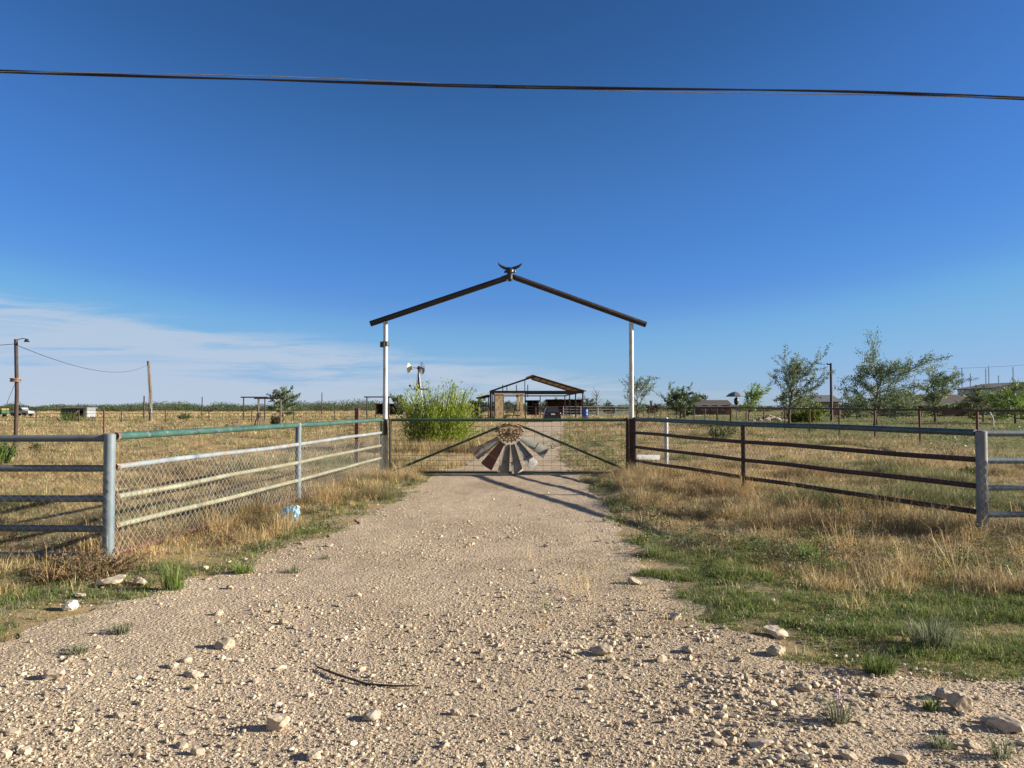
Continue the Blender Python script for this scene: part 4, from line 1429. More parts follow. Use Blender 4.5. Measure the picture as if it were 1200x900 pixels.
house('long low house with dark brown roof behind the windblown trees', 'ranch_house', 1056, 1142, 128, 9, 475, 462.5, M_brickwall, M_brownroof, 4)
house('pale house with dark gabled roof at the right edge', 'gabled_house', 1164, 1240, 150, 12, 455, 448.5, M_palewall, M_greyroof, 3, True)
house('tan house beside the dark utility pole', 'tan_house', 950, 983, 145, 8, 470.5, 463, M_tanwall, M_greyroof, 2)
house('low brown roofed house left of the grey umbrella', 'brown_house', 818, 857, 160, 9, 476.5, 469, M_brickwall, M_brownroof, 3)
house('far white walled house on the horizon right of the largest tree', 'white_house', 1108, 1122, 190, 8, 465, 459.5, M_palewall, M_shedlight, 1)

# umbrella
def umbrella():
    d = 96; b_ = P(863, 490, d); c = P(861, 461.5, d)
    r_ = empty('patio_umbrella', (b_.x, d, 0), 'grey umbrella canopy on a pole left of the windblown tree', 'umbrella')
    MB().tube([(b_.x, d, 0), (b_.x, d, c.z + .1)], .05, 8).build('pole', M_iron, r_, True)
    MB().lathe((b_.x - .15, d, c.z), [(1.15, -.35), (1.14, -.3), (.8, -.02), (.4, .18), (.05, .28)], 10).build('canopy', M_umbrella, r_)
    MB().lathe((b_.x, d, c.z - .9), [(.12, -.5), (.28, -.3), (.3, .2), (.1, .45)], 10).build('folded_cloth', M_iron, r_, True)


umbrella()
# rubble heap
def rubble():
    rg = np.random.default_rng(5)
    d = 88; c = P(902, 486, d)
    mb = MB()
    for k in range(70):
        a = rg.uniform(0, 6.28); r = abs(rg.normal()) * 1.4
        s = rg.uniform(.15, .4)
        mb.lathe((c.x + math.cos(a) * r * 1.1, d + math.sin(a) * r * .7, max(.05, .55 - r * .3)), [(s * .4, -s * .5), (s, -s * .2), (s * .8, s * .3), (s * .3, s * .5)], 6)
    o_ = mb.build('rubble_heap', M_tanwall, loc=(c.x, d, 0))
    tag(o_, 'heap of pale broken rubble beyond the paddock fence', 'rubble heap')


rubble()
# utility pole on the right, its wires and the far masts
d = 88; a = P(973.7, 425.5, d)
up_ = empty('utility_pole', (a.x, d, 0), 'dark upright utility pole between the two tallest trees', 'utility pole')
MB().tube([(a.x, d, -.2), (a.x, d, a.z)], [.17, .13], 10).build('pole', M_barnsteel, up_, True)
MB().box((a.x - .2, d, a.z - .15), (.5, .1, .12)).lathe((a.x - .42, d, a.z - .05), [(.08, -.1), (.1, 0), (.03, .08)], 8).build('lamp_bracket', M_iron, up_)
o = MB().tube(sag(P(1110, 432, 140), P(1320, 416, 140), .4), .03, 4, False).build('power_line', M_cablegrey, None, True, loc=P(1110, 432, 140))
tag(o, 'thin power line above the far masts at the right', 'wire')
for k, (px, pyt, lab) in enumerate(((1123, 434, 'short thin mast, leftmost of the far masts'), (1127, 431, 'second thin far mast, taller than the first'), (1137, 438, 'third thin far mast standing alone'), (1155, 432, 'shorter mast of the close pair of far masts'), (1158.5, 429.5, 'tallest of the thin far masts'), (1170, 440, 'lowest thin far mast above the pale gabled house'), (1187, 430, 'rightmost thin far mast'))):
    d = 620; a = P(px, pyt, d)
    m_ = MB()
    for sx in (-.35, .35):
        m_.tube([(a.x + sx, d, 0), (a.x + sx * .6, d, a.z)], .16, 4, False)
    for z in np.arange(1, a.z, 2.2):
        m_.tube([(a.x - .3, d, z), (a.x + .3, d, z + 1.8)], .07, 3, False)
    o = m_.build('radio_mast', M_mast, None, loc=(a.x, d, 0))
    tag(o, lab, 'radio mast')
q = P(1163, 502, 60)
o = MB().tube([(q.x + .1, 60, -.1), (q.x + .08, 60, .7), P(1159.5, 482, 60)], .045, 8).build('bent_pole', M_trim, None, True, loc=(q.x, 60, 0))
tag(o, 'short bent white pole leaning beyond the rusty fence', 'pole')
#@@FOLIAGE
# far scrub line -------------------------------------------------------


def far_scrub():
    rg = np.random.default_rng(77)
    n_cl = 2200
    ang = rg.uniform(-.80, .80, n_cl)
    dist = rg.uniform(230, 480, n_cl)
    cx = ang * dist
    hh = rg.uniform(1.8, 4.3, n_cl) * (.8 + .45 * vn(ang * 11, 2.2) + .4 * vn(ang * 45, 7.2)) * dist / 310
    hh = np.where((ang > .08), hh * .8, hh)
    ww = hh * rg.uniform(.8, 1.6, n_cl)
    per = 100
    k = np.repeat(np.arange(n_cl), per)
    v = rg.normal(size=(n_cl * per, 3)); v /= np.linalg.norm(v, axis=1)[:, None]; v *= rg.random((n_cl * per, 1)) ** .45
    pos = np.stack([cx[k] + v[:, 0] * ww[k], dist[k] + v[:, 1] * ww[k], hh[k] * .5 + v[:, 2] * hh[k] * .5], 1)
    tone = np.array([[.065, .088, .038]]) * (1 + .35 * rg.normal(size=(n_cl, 1)))[k]
    col = np.clip(tone * (1 + .15 * rg.normal(size=(len(k), 3))), .01, .5)
    V, l, t, C = leaf_mesh(pos,   .42 * dist[k] / 330 * rg.uniform(.6, 1.3, len(k)), col, .7, rg)
    o = link_mesh('far_scrub', V, l, M_leaf, totals=t, col=C)
    tag(o, 'low green mesquite scrub lining the horizon', 'scrub', kind='stuff')


far_scrub()
# single shrubs in the fields
for k, (px, py, wpx, hpx, tone, lab) in enumerate([
        (80, 495, 34, 11, (.12, .16, .05), 'low green shrub before the flat roofed grey shed'),
        (3, 545, 26, 22, (.075, .12, .03), 'small green bush at the left edge behind the slate fence'),
        (42, 528, 14, 9, (.11, .13, .05), 'little grey green weed left of the single rusty post'),
        (215, 492, 16, 8, (.10, .13, .045), 'low green shrub right of the leaning wooden pole'),
        (325, 500, 14, 12, (.07, .065, .035), 'brown weed clump at the foot of the braced gateway'),
        (845, 515, 30, 15, (.10, .13, .05), 'low green weed behind the right angled fence near its middle post'),
        (1140, 562, 26, 12, (.13, .15, .05), 'yellow green weed clump left of the right grey corner post')]):
    x, y = G(px, py)
    s_ = y / FPX
    shrub('field_shrub', lab, x, y, max(.2, wpx * s_), hpx * s_ * 1.15, tone, 46, 26, max(.05, .16 * hpx * s_), 90 + k, 'shrub', .5)

# ------------------------------------------------------------------ grasses


def blades(roots, heading, L, wd, lean, col, seg=2):
    """ribbon blades: base pair, mid pair, tip"""
    n = len(roots)
    ch, sh = np.cos(heading), np.sin(heading)
    out = np.stack([ch, sh, np.zeros(n)], 1)
    sd = np.stack([-sh, ch, np.zeros(n)], 1)
    # face each ribbon at random rather than always across its lean
    tw = RNG.uniform(-.9, .9, n)[:, None]
    sd = sd * np.cos(tw) + out * np.sin(tw)
    Lc = L[:, None]; w2 = wd[:, None] * .5; ln = lean[:, None]
    up = np.array([0, 0, 1.0])
    if seg == 2:
        mid = roots + up * Lc * .55 * np.sqrt(np.clip(1 - ln ** 2 * .25, .2, 1)) + out * Lc * ln * .28
        tip = roots + up * Lc * (1 - .55 * ln) + out * Lc * ln * .95
        V = np.stack([roots - sd * w2, roots + sd * w2, mid + sd * w2 * .8, mid - sd * w2 * .8, tip], 1).reshape(-1, 3)
        b = np.arange(n)[:, None] * 5
        lp_ = np.concatenate([b + 0, b + 1, b + 2, b + 3, b + 3, b + 2, b + 4], 1)
        tot = np.tile([4, 3], n)
        C = np.repeat(col, 5, axis=0)
    else:
        tip = roots + up * Lc * (1 - .45 * ln) + out * Lc * ln * .8
        V = np.stack([roots - sd * w2, roots + sd * w2, tip], 1).reshape(-1, 3)
        b = np.arange(n)[:, None] * 3
        lp_ = np.concatenate([b, b + 1, b + 2], 1)
        tot = np.full(n, 3)
        C = np.repeat(col, 3, axis=0)
    return V, lp_.ravel(), tot, C


class Bag:
    def __init__(self): self.V = []; self.l = []; self.t = []; self.C = []; self.n = 0
    def add(self, V, l, t, C):
        self.V.append(V); self.l.append(l + self.n); self.t.append(t); self.C.append(C); self.n += len(V)
    def build(self, name, mat, label, cat, kind='stuff'):
        o = link_mesh(name, np.concatenate(self.V), np.concatenate(self.l), mat, totals=np.concatenate(self.t), col=np.concatenate(self.C))
        tag(o, label, cat, kind=kind)
        return o


STRAW = np.array([[.62, .50, .29], [.54, .42, .22], [.70, .60, .40], [.42, .32, .175], [.26, .195, .11], [.50, .425, .28], [.36, .30, .19]]) * np.array([1.06, 1.0, .88])
GREEN = np.array([[.13, .20, .04], [.18, .255, .055], [.085, .14, .032], [.24, .28, .085], [.15, .18, .07]])
SAGE = np.array([[.20, .22, .13], [.26, .26, .16], [.15, .18, .10]])


def pick(pal, n, var=.18):
    c = pal[RNG.integers(0, len(pal), n)]
    return np.clip(c * (1 + RNG.normal(size=(n, 1)) * var), .01, .85)


def in_view(x, y, margin=.25):
    return (np.abs(x) < y * (.667 + margin) + 2.2)


def rdist(x, y):
    return -roadness(x, y)          # metres outside the gravel


def wing_x(y, left):
    if left:
        return np.interp(y, [NLP.y, GATE_Y], [NLP.x, GLP.x])
    return np.interp(y, [NRP.y, GATE_Y], [NRP.x, GRP.x])


def tufts(n_try, xr, yr, dens, per, spread, L, wd, lean, palette, bag, seg=2, yexp=1.0, colmix=None, lenfield=None):
    """scatter tufts with probability dens(x,y), each of per blades"""
    x = RNG.uniform(*xr, n_try); u = RNG.random(n_try)
    y = yr[0] + (yr[1] - yr[0]) * u ** yexp
    pr = dens(x, y)
    k = (RNG.random(n_try) < pr) & in_view(x, y)
    x, y = x[k], y[k]
    n = len(x)
    size = RNG.uniform(.6, 1.3, n)
    if lenfield is not None: size *= lenfield(x, y)
    cnt = np.maximum(2, (per * RNG.uniform(.6, 1.4, n)).astype(int))
    idx = np.repeat(np.arange(n), cnt)
    m = len(idx)
    a = RNG.uniform(0, 2 * np.pi, m); r = np.abs(RNG.normal(size=m)) * spread
    rx_, ry_ = x[idx] + np.cos(a) * r, y[idx] + np.sin(a) * r
    z = gz(rx_, ry_) - .012
    L_ = L * size[idx] * RNG.uniform(.45, 1.15, m)
    ln = np.clip(lean * RNG.uniform(.2, 1.6, m), 0, 1.15)
    hd = a + RNG.normal(size=m) * .9
    tone = palette(x, y)[idx] if callable(palette) else pick(palette, n, .15)[idx]
    col = np.clip(tone * (1 + RNG.normal(size=(m, 1)) * .16), .008, .85)
    if colmix is not None:
        frac, pal = colmix
        f = RNG.random(m) < frac
        col[f] = pick(pal, int(f.sum()))
    bag.add(*blades(np.stack([rx_, ry_, z], 1), hd, L_, wd * RNG.uniform(.6, 1.4, m) * (1 if seg == 2 else 1), ln, col, seg))
    return n


def sm(a, b, v):
    t = np.clip((v - a) / (b - a), 0, 1); return t * t * (3 - 2 * t)


def green_zone(x, y):
    """short green grass of the right verge and a strip along the left edge"""
    r = rdist(x, y) + .28 * vn(x * 2.3 + 4, y * 2.3) + .14 * vn(x * 6, y * 6)
    yt = np.interp(x, [1.2, 1.8, 2.6, 4.4, 8], [9.4, 9.0, 8.3, 7.2, 6.3]) + .5 * vn(x * 1.3, y * 1.3)
    right = (x > 0) & (y < yt)
    gr = np.where(right, sm(0, .35, r), 0)
    bare = sm(.25, .6, vn(x * 1.1 + 3, y * 1.6 + 8)) * .7
    # the bare patch by the big grey green clump
    bare = np.maximum(bare, np.exp(-(((x - 2.75) / .35) ** 2 + ((y - 5.15) / .3) ** 2)))
    gr = gr * (1 - bare)
    left = (x < 0) & (y < 18.5)
    wdt = np.interp(y, [5, 8, 12, 18], [1.4, .9, .75, .9]) + .35 * vn(x * .9, y * .9)
    gl_ = np.where(left, sm(-.05, .2, r) * (1 - sm(wdt * .6, wdt, r)), 0) * np.clip(.75 + .5 * vn(x * 1.7, y * 1.7), .1, 1)
    return np.clip(np.maximum(gr, gl_), 0, 1)


def dry_zone(x, y):
    r = rdist(x, y)
    edge = np.interp(y, [4.3, 6, 9, 14, 18], [.9, .75, .35, .15, .1]) + .3 * vn(x * 1.2 + 9, y * 1.2)
    d_ = sm(edge, edge + .6, r) * np.clip(.55 + .95 * fbm(x * 1.1, y * 1.1), .05, 1)
    right = (x > 0)
    yt = np.interp(x, [1.2, 1.8, 2.6, 4.4, 8], [8.6, 8.0, 7.1, 6.3, 5.6]) + .5 * vn(x * 1.3, y * 1.3)
    d_ = np.where(right & (y < yt), 0.02, d_)
    left = x < 0
    d_ = np.where(left & (y < 6.4), d_ * .35, d_)
    return np.clip(d_, 0, 1)


def straw_tone(x, y):
    n = len(x)
    c = pick(STRAW, n, .15)
    # darker, greener undergrowth patches, more on the right
    g = .10 + sm(-.05, .5, fbm(x * .33 + 4, y * .33)) * np.where(x > 1, .70, .45)
    f = RNG.random(n) < g
    c[f] = pick(np.concatenate([GREEN, SAGE]), int(f.sum())) * 1.05
    br = .12 + sm(.0, .5, fbm(x * .8 + 40, y * .8 + 7)) * .75
    f = RNG.random(n) < br
    c[f] *= np.array([.52, .48, .46])
    return c


def clump(x, y, f=.8, ph=2):
    return .42 + 1.25 * sm(-.2, .65, fbm(x * f * 1.35 + ph, y * f * 1.35)) ** 1.2


dry = Bag()
# verges inside the fences
tufts(130000, (-11.5, 12), (4.4, 18.6), dry_zone, 14, .05, .26, .0036, .95, straw_tone, dry, 2, 1.0, lenfield=clump)
# tall pale stalks close under the fences
def stalk_zone(x, y):
    dl = np.abs(x - wing_x(np.clip(y, NLP.y, 18), True)); dr = np.abs(x - wing_x(np.clip(y, NRP.y, 18), False))
    s_ = np.where(x < 0, np.exp(-(dl / .7) ** 2) * np.where(y > 7.5, 1, .3), np.exp(-(dr / .9) ** 2) * np.where(y > 7, 1, .0))
    s_ = np.maximum(s_, np.where((x > 3.6) & (y > 7.0) & (y < 9.6), .8, 0))
    return s_ * sm(.1, .5, rdist(x, y)) * np.clip(.12 + 1.3 * vn(x * 2.7, y * 2.7), 0, 1)
tufts(33000, (-10.5, 11.5), (6.5, 18.4), stalk_zone, 16, .075, .40, .0034, 1.0, STRAW[[0, 1, 2, 3, 5, 6]] * np.array([1.0, .93, .88]), dry, 2, 1.0, lenfield=lambda x, y: clump(x, y, 1.8, 6))
# field behind the fences
def field_zone(x, y):
    b_ = np.where(rdist(x, y) < .15, 0, 1)
    inside = np.where((y < 18) & (x > wing_x(np.clip(y, 8.1, 18), True)) & (x < wing_x(np.clip(y, 9.4, 18), False)), 0, 1)
    inside = np.where((y < 8.2) & (x < 0), 0, inside); inside = np.where((y < 9.4) & (x > 0), 0, inside)
    pad = np.where(x > 18.3 + 1.5 * vn(x * .2, y * .2), .05, 1)
    return b_ * inside * pad * np.clip(.55 + 1.0 * fbm(x * .9, y * .9), .03, 1)
tufts(90000, (-22, 23), (8.1, 22), field_zone, 13, .07, .25, .005, .95, straw_tone, dry, 2, 1.0, lenfield=clump)
tufts(95000, (-38, 38), (20, 44), field_zone, 9, .12, .29, .011, .9, straw_tone, dry, 1, 1.0, lenfield=lambda x, y: clump(x, y, .6))
tufts(90000, (-72, 60), (42, 110), field_zone, 7, .24, .33, .03, .85, straw_tone, dry, 1, 1.2, lenfield=lambda x, y: clump(x, y, .35))
tufts(40000, (-170, 130), (108, 260), lambda x, y: np.where(x > 22, .12, .9), 5, .5, .36, .11, .6, straw_tone, dry, 1, 1.2)
tufts(1500, (bx - 2.1, bx + 2.1), (26.8, 29.3), lambda x, y: .8 + 0 * x, 12, .1, .5, .008, .6, straw_tone, dry, 2)
dry.build('dry_grass', M_grassblade, 'straw coloured dry grass over the verges and fields', 'dry grass')

green = Bag()
tufts(165000, (1.0, 9.5), (4.1, 9.9), green_zone, 9, .03, .066, .0042, .85, GREEN, green, 2, 1.0, colmix=(.10, STRAW), lenfield=lambda x, y: .55 + 1.1 * sm(-.1, .7, fbm(x * 2.2, y * 2.2)))
tufts(85000, (-9, -1.2), (4.6, 18.5), green_zone, 8, .03, .075, .0042, .85, np.concatenate([GREEN, SAGE]), green, 2, 1.0, colmix=(.14, STRAW), lenfield=clump)
def right_edge(x, y):
    r = rdist(x, y)
    return np.where((x > 0) & (y > 7.5), sm(-.12, .1, r) * (1 - sm(.25, 1.1, r)) * np.clip(.4 + .8 * vn(x * 1.6, y * 1.3), .04, 1), 0)
tufts(22000, (1.0, 4.5), (7.5, 18.5), right_edge, 9, .03, .10, .0045, .8, np.concatenate([GREEN * .9, SAGE]), green, 2, 1.0, colmix=(.25, STRAW), lenfield=clump)
tufts(40000, (17.5, 90), (21, 130), lambda x, y: np.clip(.65 + .6 * fbm(x * .25, y * .25), .1, 1), 7, .18, .15, .035, .7, np.concatenate([GREEN * .85, SAGE, STRAW[4:5]]), green, 1, 1.1)
# sparse sprigs and sage coloured weeds on the left corner and gravel edges
def sage_zone(x, y):
    r = rdist(x, y)
    s_ = np.where((x < -2.2) & (y < 8), sm(-.15, .3, r) * np.clip(.5 + .7 * vn(x * 2, y * 2), 0, 1), 0)
    s_ = np.maximum(s_, np.where((r < 0) & (r > -.35) & (y < 9), .03, 0))
    return np.maximum(s_, np.where((x > 1.4) & (r > 0) & (y < 7), .10, 0))
tufts(50000, (-9, 9.5), (4.2, 9), sage_zone, 9, .028, .085, .005, .9, np.concatenate([SAGE, GREEN * .85]), green, 2)
green.build('green_grass', M_grassblade, 'short green grass spreading along the edges of the gravel', 'green grass')

# leafy weeds: low rosettes and twiggy brown clumps that break up the grass
weed = Bag()


def forbs(n, xr, yr, zone, r, h, per, leaf, pal, yexp=1.0):
    x = RNG.uniform(*xr, n); y = yr[0] + (yr[1] - yr[0]) * RNG.random(n) ** yexp
    k = (RNG.random(n) < zone(x, y)) & in_view(x, y)
    x, y = x[k], y[k]; n = len(x)
    sz = RNG.uniform(.5, 1.5, n)
    i = np.repeat(np.arange(n), per); m = len(i)
    v = RNG.normal(size=(m, 3)); v /= np.linalg.norm(v, axis=1)[:, None]; v *= RNG.random((m, 1)) ** .4
    px_ = x[i] + v[:, 0] * r * sz[i]; py_ = y[i] + v[:, 1] * r * sz[i]
    pz_ = gz(px_, py_) + np.abs(v[:, 2]) * h * sz[i] + .004
    col = pick(pal, n, .15)[i] * (1 + .2 * RNG.normal(size=(m, 1)))
    weed.add(*leaf_mesh(np.stack([px_, py_, pz_], 1), leaf * RNG.uniform(.6, 1.5, m), np.clip(col, .01, .7), .35, RNG, up_bias=.4))


BROWN = np.array([[.16, .10, .055], [.21, .145, .085], [.13, .085, .055]])
fz = lambda x, y: field_zone(x, y) * np.clip(.35 + .9 * fbm(x * .4 + 20, y * .4), 0, 1)
vz = lambda x, y: np.where((rdist(x, y) > .05) & (y < 18.3), np.clip(.25 + .7 * fbm(x * .9 + 11, y * .9), 0, 1), 0)
forbs(2600, (-7, 8), (4.6, 18), vz, .07, .07, 46, .022, np.concatenate([SAGE, GREEN * .8]))
forbs(1800, (1.6, 6.5), (6.8, 9.6), lambda x, y: np.exp(-((y - np.interp(x, [1.6, 3, 6], [9.2, 8.3, 7.2])) / .55) ** 2) * np.clip(.6 + .8 * vn(x * 1.7, y * 2), 0, 1), .07, .15, 60, .022, np.concatenate([GREEN * .7, SAGE * .7]))
forbs(1500, (-5.2, -2.6), (8.2, 17.5), lambda x, y: np.where(np.abs(x - wing_x(y, True) + .45) < .5, .8, .08), .11, .15, 70, .024, np.concatenate([SAGE * .7, BROWN]))
forbs(900, (-7, 8), (6.5, 18), lambda x, y: dry_zone(x, y) * .8, .12, .16, 70, .028, BROWN)
forbs(3000, (-16, 18), (8.5, 24), fz, .17, .17, 70, .03, np.concatenate([SAGE, GREEN * .75, BROWN, BROWN * 1.5]))
forbs(900, (2.2, 8), (6.9, 11), lambda x, y: np.clip(.3 + 1.2 * vn(x * 1.4 + 7, y * 1.4), 0, 1) * (rdist(x, y) > .5), .13, .19, 90, .022, np.concatenate([GREEN * .6, SAGE * .7, BROWN]))
forbs(2600, (-32, 18), (22, 50), fz, .28, .24, 50, .065, np.concatenate([SAGE, GREEN * .75, BROWN, BROWN]))
forbs(2600, (-75, 18), (48, 115), fz, .55, .36, 30, .15, np.concatenate([SAGE, GREEN * .8, BROWN]))
forbs(1500, (18, 90), (24, 120), lambda x, y: .5 + 0 * x, .5, .22, 30, .12, np.concatenate([SAGE, GREEN * .8]))
forbs(240, (1.1, 3.4), (7.6, 16), lambda x, y: right_edge(x, y) * .9, .15, .12, 60, .045, np.concatenate([GREEN * .75, SAGE * .8]))
forbs(200, (-3.4, -1.7), (8.5, 17), lambda x, y: np.where((rdist(x, y) > .05) & (rdist(x, y) < .7), .6, 0), .12, .09, 50, .03, np.concatenate([GREEN * .75, SAGE * .8]))
forbs(420, (1.3, 5.5), (18.6, 46), lambda x, y: np.where((rdist(x, y) > 0) & (rdist(x, y) < 2.5), .7, .1), .26, .26, 60, .05, np.concatenate([GREEN * .7, SAGE * .8]))
weed.build('weeds', M_leaf, 'low leafy and twiggy weeds scattered through the dry grass', 'weeds')

# ------------------------------------------------------------------ gravel
PHI = (1 + 5 ** .5) / 2
ICO_V = np.array([(-1, PHI, 0), (1, PHI, 0), (-1, -PHI, 0), (1, -PHI, 0), (0, -1, PHI), (0, 1, PHI), (0, -1, -PHI), (0, 1, -PHI), (PHI, 0, -1), (PHI, 0, 1), (-PHI, 0, -1), (-PHI, 0, 1)]) / math.hypot(1, PHI)
ICO_F = np.array([(0, 11, 5), (0, 5, 1), (0, 1, 7), (0, 7, 10), (0, 10, 11), (1, 5, 9), (5, 11, 4), (11, 10, 2), (10, 7, 6), (7, 1, 8), (3, 9, 4), (3, 4, 2), (3, 2, 6), (3, 6, 8), (3, 8, 9), (4, 9, 5), (2, 4, 11), (6, 2, 10), (8, 6, 7), (9, 8, 1)])


def pebbles(x, y, s, bag, rng, pal):
    n = len(x)
    v = np.repeat(ICO_V[None], n, 0) * rng.uniform(.68, 1.2, (n, 12, 1))
    sc = np.stack([rng.uniform(.8, 1.35, n), rng.uniform(.7, 1.1, n), rng.uniform(.45, .85, n)], 1) * s[:, None]
    # random turn before flattening so facets differ
    q = rng.normal(size=(n, 4)); q /= np.linalg.norm(q, axis=1)[:, None]
    a, b, c, d_ = q.T
    Rm = np.stack([np.stack([1 - 2 * (c * c + d_ * d_), 2 * (b * c - a * d_), 2 * (b * d_ + a * c)], 1), np.stack([2 * (b * c + a * d_), 1 - 2 * (b * b + d_ * d_), 2 * (c * d_ - a * b)], 1), np.stack([2 * (b * d_ - a * c), 2 * (c * d_ + a * b), 1 - 2 * (b * b + c * c)], 1)], 1)
    v = np.einsum('nij,nkj->nki', Rm, v) * sc[:, None, :]
    th = rng.uniform(0, 6.28, n)
    ct, st_ = np.cos(th)[:, None], np.sin(th)[:, None]
    vx = v[:, :, 0] * ct - v[:, :, 1] * st_; vy = v[:, :, 0] * st_ + v[:, :, 1] * ct
    z0 = gz(x, y) + .006 + sc[:, 2] * .35
    V = np.stack([vx + x[:, None], vy + y[:, None], v[:, :, 2] + z0[:, None]], 2).reshape(-1, 3)
    F = (ICO_F[None] + (np.arange(n) * 12)[:, None, None]).reshape(-1)
    col = pal[rng.integers(0, len(pal), n)] * (1 + rng.normal(size=(n, 1)) * .14)
    bag.add(V, F, np.full(n * 20, 3), np.repeat(np.clip(col, .05, .8), 12, axis=0))


LIME = np.array([[.485, .41, .30], [.555, .48, .36], [.405, .335, .245], [.515, .44, .328], [.32, .26, .192], [.61, .54, .42]])
gravel = Bag()
prng = np.random.default_rng(23)


def scatter_gravel(n, yr, yexp, smin, smax, pw, clump):
    y = yr[0] + (yr[1] - yr[0]) * prng.random(n) ** yexp
    n = int(n * 1.3); y = yr[0] + (yr[1] - yr[0]) * prng.random(n) ** yexp
    x = prng.uniform(-1, 1, n) * (y * .82 + 1.2)
    r = roadness(x, y)
    keep = (r > -.7) & (prng.random(n) < np.clip(.55 + clump * fbm(x * 1.25 + 3, y * .7), .04, 1) * np.where(r < 0, .45 * np.clip(1 + r / .7, 0, 1), 1))
    x, y = x[keep], y[keep]
    s = smin + (smax - smin) * prng.random(len(x)) ** pw
    pebbles(x, y, s, gravel, prng, LIME)


scatter_gravel(130000, (3.0, 9.5), 1.25, .0026, .0078, 2.0, .6)
scatter_gravel(24000, (3.0, 12.0), 1.3, .006, .018, 3.4, 1.5)
scatter_gravel(60000, (8.0, 20.0), 1.1, .005, .0125, 2.2, .7)
scatter_gravel(2600, (3.0, 15.0), 1.2, .013, .03, 2.8, 1.8)
yy = prng.uniform(3.1, 5.6, 5200); xx = prng.normal(1.6, 1.1, 5200)
kk = (roadness(xx, yy) > -.3) & (prng.random(5200) < np.clip(.35 + 1.5 * fbm(xx * 1.6, yy * 1.6), .03, 1))
pebbles(xx[kk], yy[kk], .008 + .018 * prng.random(int(kk.sum())) ** 2.6, gravel, prng, LIME)
gravel.build('gravel', M_pebble, 'loose angular pale gravel strewn over the drive', 'gravel')

# ------------------------------------------------------------------ single stones


def ico2():
    v = [Vector(p) for p in ICO_V]; f = [tuple(int(i) for i in t) for t in ICO_F]
    for _ in range(2):
        mid = {}; nf = []
        def mp(a, b_):
            k = (min(a, b_), max(a, b_))
            if k not in mid:
                v.append(((v[a] + v[b_]) / 2).normalized()); mid[k] = len(v) - 1
            return mid[k]
        for a, b_, c in f:
            ab, bc, ca = mp(a, b_), mp(b_, c), mp(c, a)
            nf += [(a, ab, ca), (b_, bc, ab), (c, ca, bc), (ab, bc, ca)]
        f = nf
    return np.array([tuple(p) for p in v]), np.array(f)


I2V, I2F = ico2()


def stone(px, py, wpx, label, hk=.6, seed=0, tone=(.46, .385, .295), flat=False, group='loose stones on the gravel'):
    rg = np.random.default_rng(seed + 500)
    x, y = G(px, py)
    r = wpx * .5 * math.hypot(x, y) / FPX
    v = I2V.copy()
    # cut by random planes so that it reads as broken limestone
    for k in range(11):
        nn = rg.normal(size=3); nn /= np.linalg.norm(nn)
        c = rg.uniform(.55, .88)
        dd = v @ nn
        v = v - np.clip(dd - c, 0, None)[:, None] * nn[None]
    v *= 1 + .05 * rg.normal(size=(len(v), 1))
    v *= np.array([1.12, rg.uniform(.7, 1), .3 if flat else hk])
    a = rg.uniform(-.7, .7); tl = rg.uniform(-.3, .3)
    v = v @ np.array(Matrix.Rotation(tl, 3, 'Y')).T @ np.array(Matrix.Rotation(a, 3, 'Z')).T
    v *= r * 1.15
    z0 = gzs(x, y) + .004 - v[:, 2].min() * .60
    c = np.clip(np.array(tone) * (1 + .08 * rg.normal()), .05, .8)
    o_ = link_mesh('stone', v + np.array([x, y, z0]), I2F.ravel(), M_stone, totals=np.full(len(I2F), 3), loc=(x, y, z0), col=np.repeat(c[None], len(v), 0))
    tag(o_, label, 'stone', group)


NAMED = [
    (265, 758, 19, 'big rounded pale stone with long shadow on the left of the drive', .75), (63, 795, 19, 'lone pale stone near the left edge of the gravel', .6),
    (226, 793, 16, 'flat pale stone just below the big rounded stone on the left', .45), (325, 858, 22, 'upright pointed stone at the bottom left of the drive', .95),
    (368, 892, 16, 'stone right of the upright pointed one at the bottom edge', .7), (82, 716, 12, 'white stone among green weeds below the left fence', .9),
    (131, 688, 26, 'wide flat stone at the foot of the left blue-grey corner post', .4), (163, 686, 16, 'pale stone right of the wide flat one below the left fence', .55),
    (437, 845, 17, 'grey stone below the dark stick', .7), (742, 684, 15, 'pale stone at the right edge of the drive near the green grass', .7),
    (706, 768, 20, 'largest stone of the cluster right of the drive centre', .6), (910, 746, 22, 'blocky stone at the lower left corner of the green grass', .55),
    (910, 770, 18, 'angular stone just under the blocky one by the green grass', .6), (890, 876, 24, 'flat tan slab at the bottom right of the gravel', .3),
    (1125, 836, 22, 'tall angular stone beside green tuft at the lower right', .9), (1178, 858, 26, 'largest stone near the right edge of the gravel', .65),
    (1106, 822, 15, 'round grey stone touching the green tuft at the lower right', .8), (904, 709, 8, 'small white stone within the green grass', .7),
    (792, 726, 12, 'pale stone on bare gravel left of the green grass', .7)]
for k, (px, py, wpx, lab, hk) in enumerate(NAMED):
    stone(px, py, wpx, lab, hk, k, (.62, .57, .49) if 'white' in lab else ((.38, .335, .285) if 'grey' in lab.split('blue-grey')[0] else (.48, .405, .31)), flat='slab' in lab)
